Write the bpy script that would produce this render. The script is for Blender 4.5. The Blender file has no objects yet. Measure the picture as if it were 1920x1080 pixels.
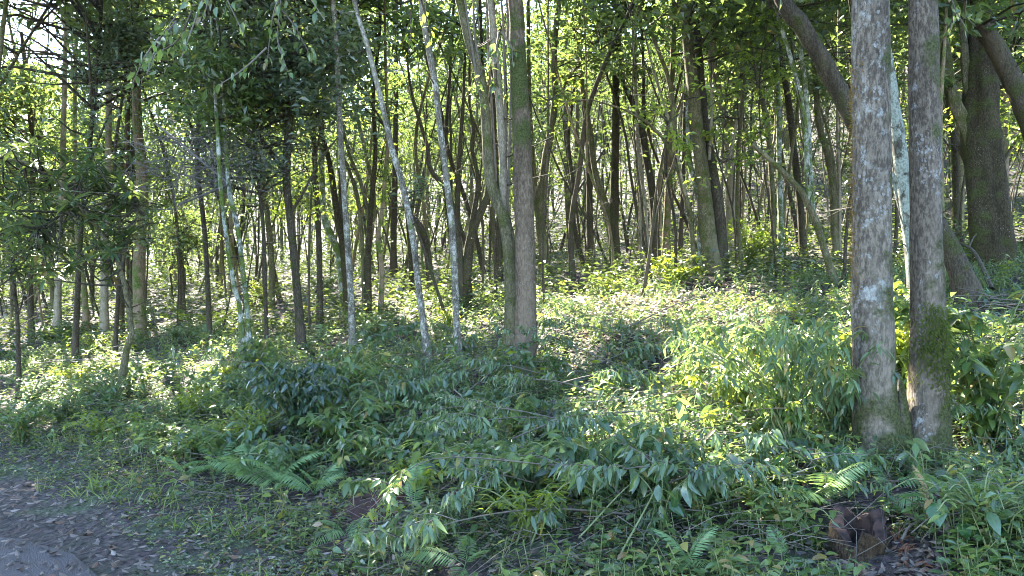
import bpy, math
import numpy as np
from mathutils import Vector

R = math.radians
rng = np.random.default_rng(11)
sc = bpy.context.scene
COL = sc.collection

# ------------------------------------------------------------------ camera, sky, sun, exposure
FPX = 1478.0                       # focal length in pixels of the 1920 wide photograph
EYE = 1.6
cam_d = bpy.data.cameras.new('camera')
cam_d.sensor_width = 36.0
cam_d.lens = 36.0 * FPX / 1920.0
cam_d.clip_start = 0.05
cam_d.clip_end = 2000.0
cam = bpy.data.objects.new('camera', cam_d)
COL.objects.link(cam)
cam.location = (0, 0, EYE)
cam.rotation_euler = (R(90), 0, 0)
sc.camera = cam

SUN_AZ, SUN_EL = R(-30), R(44)     # azimuth from the view axis, to the left is negative
SUN = np.array([math.sin(SUN_AZ) * math.cos(SUN_EL), math.cos(SUN_AZ) * math.cos(SUN_EL), math.sin(SUN_EL)])
world = bpy.data.worlds.new('World')
sc.world = world
world.use_nodes = True
wn = world.node_tree
sky = wn.nodes.new('ShaderNodeTexSky')
sky.sky_type = 'NISHITA'
sky.sun_disc = False
sky.sun_elevation = SUN_EL
sky.sun_rotation = SUN_AZ
sky.air_density = 1.0
sky.dust_density = .6
sky.ozone_density = 2.0
bg = wn.nodes['Background']
wn.links.new(sky.outputs[0], bg.inputs[0])
bg.inputs[1].default_value = 0.125

sun_d = bpy.data.lights.new('sun', 'SUN')
sun_d.energy = 5.0
sun_d.angle = R(0.5)
sun_d.color = (1.0, 0.93, 0.80)
sun = bpy.data.objects.new('sun', sun_d)
COL.objects.link(sun)
sun.rotation_euler = Vector(SUN).to_track_quat('Z', 'Y').to_euler()

sc.view_settings.view_transform = 'Standard'
sc.view_settings.look = 'None'
sc.view_settings.exposure = 3.5
sc.view_settings.gamma = 1.0
sc.view_settings.use_curve_mapping = False
sc.cycles.max_bounces = 7
sc.cycles.diffuse_bounces = 4
sc.cycles.glossy_bounces = 2
sc.cycles.transmission_bounces = 4
sc.cycles.use_denoising = True
sc.cycles.filter_width = 1.0
sc.cycles.sample_clamp_indirect = 6.0

# ------------------------------------------------------------------ terrain function and projection helpers
EDGE = np.array([-1.57, 4.38]); NRM = np.array([0.67, 0.743])


def sdist(x, y):
    """distance from the road's edge, up the bank"""
    return (x - EDGE[0]) * NRM[0] + (y - EDGE[1]) * NRM[1]


_S = [-500, 0, .8, 2.0, 3.3, 4.5, 6.5, 8.9, 14, 26, 36, 60, 100, 200, 900]
_H = [0, 0, .15, .30, .48, .66, 1.03, 1.48, 2.1, 3.6, 6.2, 17, 38, 70, 100]


def ground_h(x, y):
    x = np.asarray(x, float); y = np.asarray(y, float)
    s = sdist(x, y)
    k = np.clip(np.abs(s) * .12, .25, 4)
    h = sum(np.interp(s + o * k, _S, _H) for o in (-1, -.5, 0, .5, 1)) / 5
    a = np.clip(s / 2.0, 0, 1)
    b = .11 * np.sin(1.3 * x + .5) * np.sin(1.1 * y + 2) + .06 * np.sin(2.9 * x + 1.7 * y) + .03 * np.sin(6.1 * x - 3.3 * y + 1) + .02 * np.sin(9.7 * x + 7.9 * y)
    return h + a * b


def P(px, py, d):
    return np.array([(px - 960) / FPX * d, d, EYE + (540 - py) / FPX * d])


def hit(px, py, dmax=60.0):
    """the ground point seen at a pixel of the photograph"""
    d = np.linspace(2.5, dmax, 1200)
    x = (px - 960) / FPX * d
    z = EYE + (540 - py) / FPX * d
    below = np.nonzero(z <= ground_h(x, d))[0]
    dd = d[below[0]] if len(below) else dmax
    xx = (px - 960) / FPX * dd
    return np.array([xx, dd, float(ground_h(xx, dd))])


def nrm(a):
    return a / np.maximum(np.linalg.norm(a, axis=-1, keepdims=True), 1e-9)


# sun flecks: places of the photograph's ground that the sun reaches through gaps in the canopy
FLECKS = [(1150, 590, .9), (1240, 575, 1.2), (1320, 590, .8), (1090, 610, .5), (1385, 700, .5), (1440, 745, .65), (1560, 650, .5), (1450, 660, .4),
          (340, 725, .55), (400, 690, .3), (235, 890, .24), (20, 915, .22), (70, 800, .35), (1850, 690, .6), (1880, 790, .4), (1850, 430, 1.6),
          (860, 585, .6), (900, 640, .25), (480, 545, .9), (560, 520, .8), (1410, 460, 1.3), (1540, 470, 1.0), (1270, 505, 1.0), (1560, 930, .25),
          (1400, 860, .4), (1300, 830, .3), (720, 600, .35), (150, 590, .7), (250, 640, .5), (1050, 700, .2), (1130, 760, .25), (1500, 800, .3),
          (1330, 880, .25), (1180, 530, .6), (1040, 570, .5), (780, 560, .6), (60, 690, .5), (180, 720, .4), (1700, 660, .3), (1650, 560, .5), (1250, 790, .35), (1400, 820, .5), (1480, 920, .35), (330, 760, .5), (120, 745, .45), (285, 880, .3), (1150, 850, .2), (1330, 760, .45), (430, 830, .25), (1560, 780, .35)]
_FP = np.array([hit(a, b) for a, b, c in FLECKS]); _FR = np.array([c * 1.35 for a, b, c in FLECKS])


# lit parts of the photograph's stand itself: (pixel, distance, radius)
LIT = [(340, 450, 18, 1.0), (930, 200, 9.5, .45), (905, 330, 12, .6), (1050, 150, 18, 1.6), (1130, 80, 22, 1.5), (1200, 280, 24, 1.5),
       (1380, 230, 17, 1.0), (1750, 100, 15, 1.4), (880, 380, 12, .5), (500, 150, 14, 1.2), (620, 200, 20, 1.5),
       (1500, 200, 22, 1.6), (60, 240, 16, 1.6), (150, 330, 14, .9), (750, 60, 18, 1.5)]
_LP = np.array([P(a, b, c) for a, b, c, e in LIT]); _LR = np.array([e for a, b, c, e in LIT])
_CP = np.vstack([_FP, _LP]); _CR = np.concatenate([_FR, _LR])


def lit_gap(p, lo=1.6):
    """True for the points that lie clear of every gap that lets the sun through"""
    ok = np.ones(len(p), bool)
    for q, r in zip(_CP, _CR):
        v = p - q
        t = v @ SUN
        dist = np.linalg.norm(v - t[:, None] * SUN, axis=1)
        ok &= ~((t > max(lo, r * 1.1)) & (dist < r))
    return ok


# ------------------------------------------------------------------ mesh helpers
class MB:
    def __init__(self):
        self.v = []; self.f = {3: [], 4: []}; self.uv = []; self.n = 0

    def add(self, v, faces, uv=None):
        v = np.asarray(v, float).reshape(-1, 3)
        if uv is None:
            uv = np.zeros((len(v), 2))
        for f in faces:
            f = np.asarray(f, int)
            if len(f):
                self.f[f.shape[1]].append(f + self.n)
        self.v.append(v); self.uv.append(np.asarray(uv, float).reshape(-1, 2)); self.n += len(v)
        return self

    def mesh(self, name, mat=None, off=(0, 0, 0), smooth=True):
        me = bpy.data.meshes.new(name)
        if self.n == 0:
            return me
        v = np.concatenate(self.v) - np.asarray(off, float)
        uv = np.concatenate(self.uv)
        t = np.concatenate(self.f[3]) if self.f[3] else np.zeros((0, 3), int)
        q = np.concatenate(self.f[4]) if self.f[4] else np.zeros((0, 4), int)
        loops = np.concatenate([t.ravel(), q.ravel()]).astype(np.int32)
        starts = np.concatenate([np.arange(len(t)) * 3, len(t) * 3 + np.arange(len(q)) * 4]).astype(np.int32)
        me.vertices.add(len(v)); me.vertices.foreach_set('co', v.astype(np.float32).ravel())
        me.loops.add(len(loops)); me.loops.foreach_set('vertex_index', loops)
        me.polygons.add(len(starts)); me.polygons.foreach_set('loop_start', starts)
        me.update(calc_edges=True)
        lay = me.uv_layers.new(name='UVMap')
        lay.data.foreach_set('uv', uv[loops].astype(np.float32).ravel())
        me.polygons.foreach_set('use_smooth', np.full(len(starts), smooth))
        if mat:
            me.materials.append(mat)
        return me


def link(name, data, parent=None, loc=(0, 0, 0), rot=(0, 0, 0), scale=1.0):
    o = bpy.data.objects.new(name, data)
    COL.objects.link(o)
    o.location = loc; o.rotation_euler = rot
    o.scale = (scale,) * 3 if np.isscalar(scale) else scale
    o.parent = parent
    if parent is not None and name in ('branchwork', 'crown', 'foliage', 'moss', 'twig'):
        o['kind'] = 'stuff'
    return o


def tag(o, label=None, cat=None, group=None, kind=None):
    for k, v in (('label', label), ('category', cat), ('group', group), ('kind', kind)):
        if v:
            o[k] = v
    return o


def spline(pts, n):
    """Catmull-Rom through rows of pts (any number of columns), n samples"""
    p = np.asarray(pts, float)
    if len(p) == 2:
        t = np.linspace(0, 1, n)[:, None]
        return p[0] * (1 - t) + p[1] * t
    q = np.vstack([2 * p[0] - p[1], p, 2 * p[-1] - p[-2]])
    u = np.linspace(0, len(p) - 1 - 1e-6, n)
    i = u.astype(int); t = (u - i)[:, None]
    a, b, c, d = q[i], q[i + 1], q[i + 2], q[i + 3]
    return .5 * (2 * b + (c - a) * t + (2 * a - 5 * b + 4 * c - d) * t ** 2 + (3 * b - a - 3 * c + d) * t ** 3)


def tube(mb, path, rad, sides=8, wob=0.0, flute=None):
    """a tapered tube along path with radius rad (array); wob roughens the outline"""
    path = np.asarray(path, float); n = len(path)
    rad = np.broadcast_to(np.asarray(rad, float), (n,))
    tan = nrm(np.gradient(path, axis=0))
    ref = np.array([1., 0, 0]) if abs(tan[0, 0]) < .9 else np.array([0, 1., 0])
    us = np.zeros((n, 3))
    u = nrm(np.cross(np.cross(tan[0], ref), tan[0]))
    for i in range(n):
        u = u - tan[i] * (u @ tan[i]); u = u / max(np.linalg.norm(u), 1e-9); us[i] = u
    ws = np.cross(tan, us)
    th = np.arange(sides) * 2 * np.pi / sides
    r = np.repeat(rad[:, None], sides, 1)
    if wob:
        ln = np.concatenate([[0], np.cumsum(np.linalg.norm(np.diff(path, axis=0), axis=1))]) / max(rad.mean(), .01)
        ph = rng.uniform(0, 6.28, 6)
        k = (np.sin(2 * th[None] + .35 * ln[:, None] + ph[0]) + .7 * np.sin(3 * th[None] - .55 * ln[:, None] + ph[1]) + .6 * np.sin(5 * th[None] + 1.1 * ln[:, None] + ph[2])
             + .5 * np.sin(.8 * ln[:, None] + ph[3]) + .35 * np.sin(9 * th[None] + 2.3 * ln[:, None] + ph[4]))
        r = r * (1 + wob * k)
    if flute is not None:
        r = r * flute(th[None], np.linspace(0, 1, n)[:, None])
    v = path[:, None] + r[..., None] * (np.cos(th)[None, :, None] * us[:, None] + np.sin(th)[None, :, None] * ws[:, None])
    i = np.arange(n - 1)[:, None] * sides; j = np.arange(sides)[None]; j2 = (j + 1) % sides
    f = np.stack([i + j, i + j2, i + sides + j2, i + sides + j], -1).reshape(-1, 4)
    uv = np.stack(np.broadcast_arrays(th[None] / 6.283, np.linspace(0, 1, n)[:, None]), -1)
    mb.add(v.reshape(-1, 3), [f], uv.reshape(-1, 2))
    return mb


def prisms(mb, a, b, ra, rb, bow=None):
    """many thin three-sided sticks at once, from points a to b"""
    a = np.asarray(a, float); b = np.asarray(b, float); n = len(a)
    if n == 0:
        return
    ra = np.broadcast_to(ra, (n,)); rb = np.broadcast_to(rb, (n,))
    t = nrm(b - a)
    ref = np.where(np.abs(t[:, 2:]) < .9, np.array([[0, 0, 1.]]), np.array([[1., 0, 0]]))
    u = nrm(np.cross(t, ref)); w = np.cross(t, u)
    th = np.arange(3) * 2 * np.pi / 3
    ring = np.cos(th)[None, :, None] * u[:, None] + np.sin(th)[None, :, None] * w[:, None]
    segs = [(a, ra)]
    if bow is not None:
        segs.append(((a + b) / 2 + bow, (ra + rb) / 2))
    segs.append((b, rb))
    v = np.stack([p[:, None] + ring * r[:, None, None] for p, r in segs], 1).reshape(n, -1, 3)
    m = len(segs)
    fl = []
    for k in range(m - 1):
        for j in range(3):
            j2 = (j + 1) % 3
            fl.append([k * 3 + j, k * 3 + j2, k * 3 + 3 + j2, k * 3 + 3 + j])
    f = (np.arange(n)[:, None, None] * (3 * m) + np.array(fl)[None]).reshape(-1, 4)
    mb.add(v.reshape(-1, 3), [f])


# leaf templates: +x is the leaf's axis, y its width, z its upper face; uv = (along, across)
def leaf_tmpl(kind, ratio=.4, droop=.15, fold=.12):
    if kind == 'flat':                                     # 2 triangles
        v = [(0, 0, 0), (.45, -ratio / 2, fold * ratio), (1, 0, -droop), (.45, ratio / 2, fold * ratio)]
        return np.array(v), [np.array([[0, 1, 2], [0, 2, 3]])], np.array([(0, .5), (.45, 0), (1, .5), (.45, 1)])
    if kind == 'six':                                      # 6 triangles, folded along the midrib
        z = lambda x: -droop * x * x
        h = ratio / 2
        v = [(0, 0, 0), (.32, -h, z(.32) + fold * h), (.32, 0, z(.32)), (.32, h, z(.32) + fold * h),
             (.7, -h * .72, z(.7) + fold * h * .7), (.7, 0, z(.7)), (.7, h * .72, z(.7) + fold * h * .7), (1, 0, z(1))]
        f3 = np.array([[0, 1, 2], [0, 2, 3], [4, 7, 5], [5, 7, 6]])
        f4 = np.array([[1, 4, 5, 2], [2, 5, 6, 3]])
        uv = [(0, .5), (.32, 0), (.32, .5), (.32, 1), (.7, .1), (.7, .5), (.7, .9), (1, .5)]
        return np.array(v), [f3, f4], np.array(uv)
    # heart or broad leaf, many stations
    xs = np.array([0., .08, .22, .4, .58, .76, .9, 1.])
    ws = np.array([.0, .55, .95, 1., .82, .5, .2, .0]) if kind == 'heart' else np.array([0, .3, .75, 1., .95, .65, .3, 0.])
    v = []; uv = []
    for x, w in zip(xs, ws):
        for c in (-1, -.5, 0, .5, 1):
            y = c * w * ratio / 2
            back = -.10 * abs(c) if (kind == 'heart' and x < .1) else 0
            v.append((x + back, y, -droop * x * x + fold * abs(y) + .012 * math.sin(x * 22) * abs(c)))
            uv.append((x, .5 + c / 2))
    n = len(xs)
    f4 = [[i * 5 + j, i * 5 + 5 + j, i * 5 + 6 + j, i * 5 + 1 + j] for i in range(n - 1) for j in range(4)]
    return np.array(v), [np.array(f4)], np.array(uv)


def frames(axis, up):
    a = nrm(axis); y = nrm(np.cross(up, a)); z = np.cross(a, y)
    return np.stack([a, y, z], -1)


def scatter(mb, tmpl, pos, axis, up, size):
    v, fs, uv = tmpl
    n = len(pos)
    if n == 0:
        return
    M = frames(axis, up) * np.asarray(size, float)[:, None, None]
    V = pos[:, None] + np.einsum('nij,kj->nki', M, v)
    k = len(v)
    F = [(np.arange(n)[:, None, None] * k + f[None]).reshape(-1, f.shape[1]) for f in fs]
    mb.add(V.reshape(-1, 3), F, np.tile(uv, (n, 1)))


def unit(n):
    return nrm(rng.normal(size=(n, 3)))


# ------------------------------------------------------------------ materials
def new_mat(name):
    m = bpy.data.materials.new(name); m.use_nodes = True
    nt = m.node_tree
    return m, nt, nt.nodes['Principled BSDF'], nt.nodes['Material Output']


def N(nt, kind, **kw):
    n = nt.nodes.new(kind)
    for k, v in kw.items():
        setattr(n, k, v)
    return n


def ramp(nt, stops, inter='LINEAR'):
    r = N(nt, 'ShaderNodeValToRGB'); r.color_ramp.interpolation = inter
    el = r.color_ramp.elements
    while len(el) > 1:
        el.remove(el[-1])
    for i, (p, c) in enumerate(stops):
        e = el[0] if i == 0 else el.new(p)
        e.position = p
        e.color = (*c, 1) if len(c) == 3 else c
    return r


def mixc(nt, fac, a, b, mode='MIX'):
    m = N(nt, 'ShaderNodeMix', data_type='RGBA', blend_type=mode)
    for i, s in ((0, fac), (6, a), (7, b)):
        if hasattr(s, 'is_linked'):
            nt.links.new(s, m.inputs[i])
        else:
            m.inputs[i].default_value = s if i == 0 else (*s, 1)
    return m.outputs[2]


def math_n(nt, op, a, b=None, clamp=False):
    m = N(nt, 'ShaderNodeMath', operation=op, use_clamp=clamp)
    for i, s in ((0, a), (1, b)):
        if s is None:
            continue
        if hasattr(s, 'is_linked'):
            nt.links.new(s, m.inputs[i])
        else:
            m.inputs[i].default_value = s
    return m.outputs[0]


def leaf_mat(name, cols, trans=(.30, .40, .05), tf=.42, rough=.30, spec=1.0, rib=True, old=0.04, under=None):
    """leaf: each leaf its own green, a paler midrib, light that shines through from behind"""
    m, nt, p, out = new_mat(name)
    g = N(nt, 'ShaderNodeNewGeometry')
    st = [(i / max(1, len(cols) - 1) * (1 - old), c) for i, c in enumerate(cols)]
    if old:
        st += [(1 - old + .005, (.20, .17, .03)), (1.0, (.16, .09, .035))]
    r = ramp(nt, st)
    nt.links.new(g.outputs['Random Per Island'], r.inputs[0])
    c = r.outputs[0]
    if under:
        c = mixc(nt, math_n(nt, 'MULTIPLY', g.outputs['Backfacing'], .7), c, under)
    uv = N(nt, 'ShaderNodeUVMap')
    sep = N(nt, 'ShaderNodeSeparateXYZ'); nt.links.new(uv.outputs[0], sep.inputs[0])
    if rib:
        a = math_n(nt, 'ABSOLUTE', math_n(nt, 'SUBTRACT', sep.outputs[1], .5))
        k = math_n(nt, 'SUBTRACT', 1.0, math_n(nt, 'MULTIPLY', a, 14.0), True)
        c = mixc(nt, math_n(nt, 'MULTIPLY', k, .35), c, (.18, .24, .08))
    nz = N(nt, 'ShaderNodeTexNoise'); nz.inputs['Scale'].default_value = 9
    tc = N(nt, 'ShaderNodeTexCoord'); nt.links.new(tc.outputs['Object'], nz.inputs['Vector'])
    v = N(nt, 'ShaderNodeHueSaturation')
    nt.links.new(math_n(nt, 'ADD', math_n(nt, 'MULTIPLY', nz.outputs[0], .9), .55), v.inputs['Value'])
    nt.links.new(c, v.inputs['Color'])
    nt.links.new(v.outputs[0], p.inputs['Base Color'])
    fr = math_n(nt, 'FRACT', math_n(nt, 'MULTIPLY', g.outputs['Random Per Island'], 17.3))
    nt.links.new(math_n(nt, 'ADD', math_n(nt, 'MULTIPLY', fr, .35), rough - .04), p.inputs['Roughness'])
    p.inputs['Specular IOR Level'].default_value = spec * .8
    t = N(nt, 'ShaderNodeBsdfTranslucent')
    tv = mixc(nt, .45, v.outputs[0], trans)
    tv2 = mixc(nt, 1.0, tv, (1.6, 1.6, 1.6), 'MULTIPLY')
    nt.links.new(tv2, t.inputs[0])
    mx = N(nt, 'ShaderNodeMixShader'); mx.inputs[0].default_value = tf
    nt.links.new(p.outputs[0], mx.inputs[1]); nt.links.new(t.outputs[0], mx.inputs[2])
    nt.links.new(mx.outputs[0], out.inputs[0])
    return m


def bark_mat(name, c1, c2, lichen=.3, lcol=(.50, .52, .46), moss=.2, mcol=(.055, .075, .016), scale=1.0, bump=.5, side=None, band=None):
    """bark: streaked brown-grey, pale crusts of lichen, green moss in patches; side = a direction that mosses over first"""
    m, nt, p, out = new_mat(name)
    tc = N(nt, 'ShaderNodeTexCoord')
    mp = N(nt, 'ShaderNodeMapping'); mp.inputs['Scale'].default_value = (scale, scale, scale * .35)
    nt.links.new(tc.outputs['Object'], mp.inputs[0])

    def noise(sc_, det=6, src=mp.outputs[0], rg=.6):
        n = N(nt, 'ShaderNodeTexNoise'); n.inputs['Scale'].default_value = sc_; n.inputs['Detail'].default_value = det; n.inputs['Roughness'].default_value = rg
        nt.links.new(src, n.inputs['Vector'])
        return n.outputs[0]
    fine = noise(42, 8, rg=.75)
    big = noise(5, 4)
    c = mixc(nt, ramp_out(nt, fine, .41, .60), c1, c2)
    c = mixc(nt, math_n(nt, 'MULTIPLY', ramp_out(nt, big, .45, .7), .55), c, tuple(x * .45 for x in c1))
    mps = N(nt, 'ShaderNodeMapping'); mps.inputs['Scale'].default_value = (scale, scale, scale * .06)
    nt.links.new(tc.outputs['Object'], mps.inputs[0])
    c = mixc(nt, math_n(nt, 'MULTIPLY', ramp_out(nt, noise(13, 5, mps.outputs[0]), .52, .70), .4), c, tuple(x * .5 for x in c1))
    c = mixc(nt, math_n(nt, 'MULTIPLY', ramp_out(nt, noise(1.7, 4, mps.outputs[0]), .48, .66), .45), c, tuple(min(1, x * 1.35) for x in c2))
    # lichen: rounded crusts
    mp2 = N(nt, 'ShaderNodeMapping'); mp2.inputs['Scale'].default_value = (scale, scale, scale * .75)
    nt.links.new(tc.outputs['Object'], mp2.inputs[0])
    irr = noise(11, 10, mp2.outputs[0], .72)
    patch = noise(2.6, 3, mp2.outputs[0])
    v1 = math_n(nt, 'ADD', math_n(nt, 'ADD', irr, math_n(nt, 'MULTIPLY', math_n(nt, 'SUBTRACT', patch, .5), .55)), lichen - .95)
    v1 = ramp_out(nt, v1, -.03, .07)
    vo = N(nt, 'ShaderNodeTexVoronoi'); vo.inputs['Scale'].default_value = 34
    wadd = N(nt, 'ShaderNodeVectorMath', operation='MULTIPLY_ADD')
    wob = N(nt, 'ShaderNodeTexNoise'); wob.inputs['Scale'].default_value = 40 * scale; wob.inputs['Detail'].default_value = 4
    nt.links.new(tc.outputs['Object'], wob.inputs['Vector'])
    nt.links.new(wob.outputs[1], wadd.inputs[0]); wadd.inputs[1].default_value = (.03, .03, .03); nt.links.new(mp2.outputs[0], wadd.inputs[2])
    nt.links.new(wadd.outputs[0], vo.inputs['Vector'])
    sepc = N(nt, 'ShaderNodeSeparateXYZ'); nt.links.new(vo.outputs['Color'], sepc.inputs[0])
    dots = ramp_out(nt, math_n(nt, 'SUBTRACT', math_n(nt, 'MULTIPLY', sepc.outputs[0], lichen * 1.5), math_n(nt, 'MULTIPLY', vo.outputs['Distance'], 1.0)), -.02, .10)
    grain = ramp_out(nt, noise(60, 5, mp2.outputs[0]), .3, .6)
    spot = math_n(nt, 'MAXIMUM', math_n(nt, 'MULTIPLY', v1, math_n(nt, 'ADD', math_n(nt, 'MULTIPLY', grain, .7), .25)), math_n(nt, 'MULTIPLY', math_n(nt, 'MULTIPLY', dots, ramp_out(nt, patch, .47, .62)), .5))
    c = mixc(nt, spot, c, lcol)
    # moss
    mo = noise(4.5, 6, tc.outputs['Object'])
    mv = math_n(nt, 'ADD', mo, moss - .62)
    if side is not None:
        g = N(nt, 'ShaderNodeNewGeometry')
        dp = N(nt, 'ShaderNodeVectorMath', operation='DOT_PRODUCT'); dp.inputs[1].default_value = side
        nt.links.new(g.outputs['Normal'], dp.inputs[0])
        mv = math_n(nt, 'ADD', mv, math_n(nt, 'MULTIPLY', dp.outputs['Value'], .14))
    if band is not None:                                    # a height at which moss grows thick: (z, half height)
        sp = N(nt, 'ShaderNodeSeparateXYZ'); nt.links.new(tc.outputs['Object'], sp.inputs[0])
        bz = math_n(nt, 'DIVIDE', math_n(nt, 'ABSOLUTE', math_n(nt, 'SUBTRACT', sp.outputs[2], band[0])), band[1])
        mv = math_n(nt, 'ADD', mv, math_n(nt, 'MULTIPLY', math_n(nt, 'SUBTRACT', 1.0, bz, True), .35))
    mv = ramp_out(nt, mv, -.06, .12)
    mc = mixc(nt, ramp_out(nt, noise(60, 3, tc.outputs['Object']), .35, .65), mcol, tuple(min(1, x * 2.4) for x in mcol))
    c = mixc(nt, mv, c, mc)
    nt.links.new(c, p.inputs['Base Color'])
    p.inputs['Roughness'].default_value = .9
    p.inputs['Specular IOR Level'].default_value = .25
    b = N(nt, 'ShaderNodeBump'); b.inputs['Strength'].default_value = bump; b.inputs['Distance'].default_value = .05
    hsum = math_n(nt, 'ADD', fine, math_n(nt, 'ADD', math_n(nt, 'MULTIPLY', spot, .25), math_n(nt, 'MULTIPLY', mv, .5)))
    nt.links.new(hsum, b.inputs['Height']); nt.links.new(b.outputs[0], p.inputs['Normal'])
    return m


def ramp_out(nt, src, lo, hi):
    mr = N(nt, 'ShaderNodeMapRange'); mr.inputs[1].default_value = lo; mr.inputs[2].default_value = hi
    mr.interpolation_type = 'SMOOTHSTEP'
    nt.links.new(src, mr.inputs[0])
    return mr.outputs[0]


def plain_mat(name, c1, c2, scale=30, rough=.85, bump=.3, island=False):
    m, nt, p, out = new_mat(name)
    tc = N(nt, 'ShaderNodeTexCoord')
    nz = N(nt, 'ShaderNodeTexNoise'); nz.inputs['Scale'].default_value = scale; nz.inputs['Detail'].default_value = 6
    nt.links.new(tc.outputs['Object'], nz.inputs['Vector'])
    f = ramp_out(nt, nz.outputs[0], .35, .65)
    if island:
        g = N(nt, 'ShaderNodeNewGeometry')
        f = math_n(nt, 'ADD', math_n(nt, 'MULTIPLY', f, .4), math_n(nt, 'MULTIPLY', g.outputs['Random Per Island'], .6))
    nt.links.new(mixc(nt, f, c1, c2), p.inputs['Base Color'])
    p.inputs['Roughness'].default_value = rough
    p.inputs['Specular IOR Level'].default_value = .3
    b = N(nt, 'ShaderNodeBump'); b.inputs['Strength'].default_value = bump; b.inputs['Distance'].default_value = .01
    nt.links.new(nz.outputs[0], b.inputs['Height']); nt.links.new(b.outputs[0], p.inputs['Normal'])
    return m


M = {}
M['canopy'] = leaf_mat('canopy leaf', [(.014, .034, .010), (.030, .062, .016), (.056, .098, .020), (.09, .125, .030)], tf=.36, rough=.30, rib=False, old=.03, trans=(.27, .35, .07))
M['thicket'] = leaf_mat('thicket leaf', [(.016, .032, .014), (.030, .052, .020), (.055, .085, .024)], tf=.20, rough=.28, rib=False, old=.03)
M['glossy'] = leaf_mat('dark glossy leaf', [(.040, .070, .054), (.062, .095, .072), (.09, .12, .088)], tf=.36, rough=.26, rib=False, old=.02, spec=1.2)
M['whorl'] = leaf_mat('long glossy leaf', [(.018, .040, .022), (.032, .062, .028), (.055, .09, .03)], tf=.22, rough=.26, old=.03, spec=1.2)
M['light'] = leaf_mat('light green leaf', [(.06, .11, .02), (.10, .16, .025), (.14, .19, .03)], tf=.5, rough=.38, trans=(.42, .52, .04), old=.05)
M['herb'] = leaf_mat('herb leaf', [(.014, .036, .013), (.036, .080, .022), (.066, .120, .028), (.12, .17, .032)], tf=.36, rough=.25, spec=1.0, old=.09, under=(.085, .125, .075))
M['lance'] = leaf_mat('lance leaf', [(.015, .042, .022), (.034, .080, .036), (.062, .115, .048), (.09, .15, .050)], tf=.30, rough=.25, old=.03, spec=1.1, under=(.085, .125, .075))
M['broad'] = leaf_mat('broad leaf', [(.012, .036, .020), (.028, .075, .030), (.052, .110, .034)], tf=.30, rough=.24, old=.02, spec=1.1, under=(.085, .125, .075))
M['fern'] = leaf_mat('fern leaf', [(.10, .19, .07), (.16, .25, .10)], tf=.3, rough=.45, rib=False, old=0, spec=.6)
M['olive'] = leaf_mat('olive leaf', [(.050, .095, .012), (.09, .14, .016), (.15, .19, .022)], tf=.45, rough=.32, old=.02, trans=(.45, .5, .03), spec=.8)  # yellow-green leaves; on the sunlit bushes the colour carries the sunlight
M['small'] = leaf_mat('small herb leaf', [(.022, .044, .018), (.040, .072, .028), (.075, .105, .040)], tf=.26, rough=.34, rib=False, old=.12)
M['grass'] = leaf_mat('grass blade', [(.06, .10, .02), (.10, .15, .03), (.15, .17, .05)], tf=.4, rough=.45, rib=False, old=.1)
M['dry_fern'] = leaf_mat('dry fern', [(.24, .17, .09), (.28, .20, .11)], tf=.25, rough=.7, rib=False, old=0, trans=(.4, .28, .12), spec=.4)
M['litter'] = leaf_mat('litter leaf', [(.030, .023, .022), (.060, .046, .043), (.10, .078, .070), (.18, .145, .125), (.10, .045, .025)], tf=.1, rough=.5, old=0, trans=(.2, .12, .05), spec=.55)
M['moss'] = leaf_mat('moss', [(.05, .065, .018), (.075, .095, .026), (.10, .115, .035)], tf=.4, rough=.8, rib=False, old=0, spec=.2)
M['dark_bush'] = leaf_mat('dark blue-green leaf', [(.006, .020, .014), (.012, .034, .022), (.022, .050, .030)], tf=.18, rough=.22, old=0, spec=1.0)
M['twig'] = plain_mat('twig bark', (.05, .042, .034), (.17, .145, .115), island=True)
M['limb'] = plain_mat('limb bark', (.035, .030, .022), (.085, .075, .055))
M['dead'] = plain_mat('dead twig', (.07, .062, .06), (.18, .165, .155), island=True)
M['stalk'] = plain_mat('green stalk', (.10, .13, .05), (.20, .22, .10), island=True)
M['pale_wood'] = plain_mat('cut wood', (.24, .20, .14), (.42, .37, .27), 40)

M['b_big'] = bark_mat('bark of the twin trunks', (.10, .080, .060), (.32, .265, .20), lichen=.36, lcol=(.50, .50, .46), moss=.02, mcol=(.05, .055, .02), scale=1.0, bump=1.0, side=(.9, -.1, 0), band=(.0, .75))
M['b_rusty'] = bark_mat('browner bark of the right twin trunk', (.095, .074, .054), (.28, .228, .172), lichen=.34, lcol=(.54, .54, .53), moss=.0, mcol=(.05, .055, .02), scale=1.35, bump=1.0, side=(.8, -.3, 0), band=(.0, .5))
M['b_main'] = bark_mat('bark of the straight trunk', (.080, .058, .038), (.20, .150, .105), lichen=.20, moss=-.04, mcol=(.035, .042, .012), scale=1.2, bump=.8, band=(3.3, 1.5))
M['b_white'] = bark_mat('white lichened bark', (.065, .055, .040), (.21, .19, .15), lichen=.41, lcol=(.43, .42, .37), moss=.0, scale=2.2, bump=.4)
M['b_tan'] = bark_mat('tan bark', (.15, .125, .09), (.34, .29, .21), lichen=.22, moss=.04, scale=1.8, bump=.5)
M['b_moss'] = bark_mat('mossy bark', (.030, .024, .014), (.085, .068, .038), lichen=.20, moss=.09, mcol=(.034, .037, .012), scale=1.6, bump=.8, side=(-.6, .3, .6))
M['b_dark'] = bark_mat('dark bark', (.038, .030, .020), (.105, .085, .06), lichen=.16, moss=.06, mcol=(.03, .034, .01), scale=1.6, bump=.7)
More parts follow.
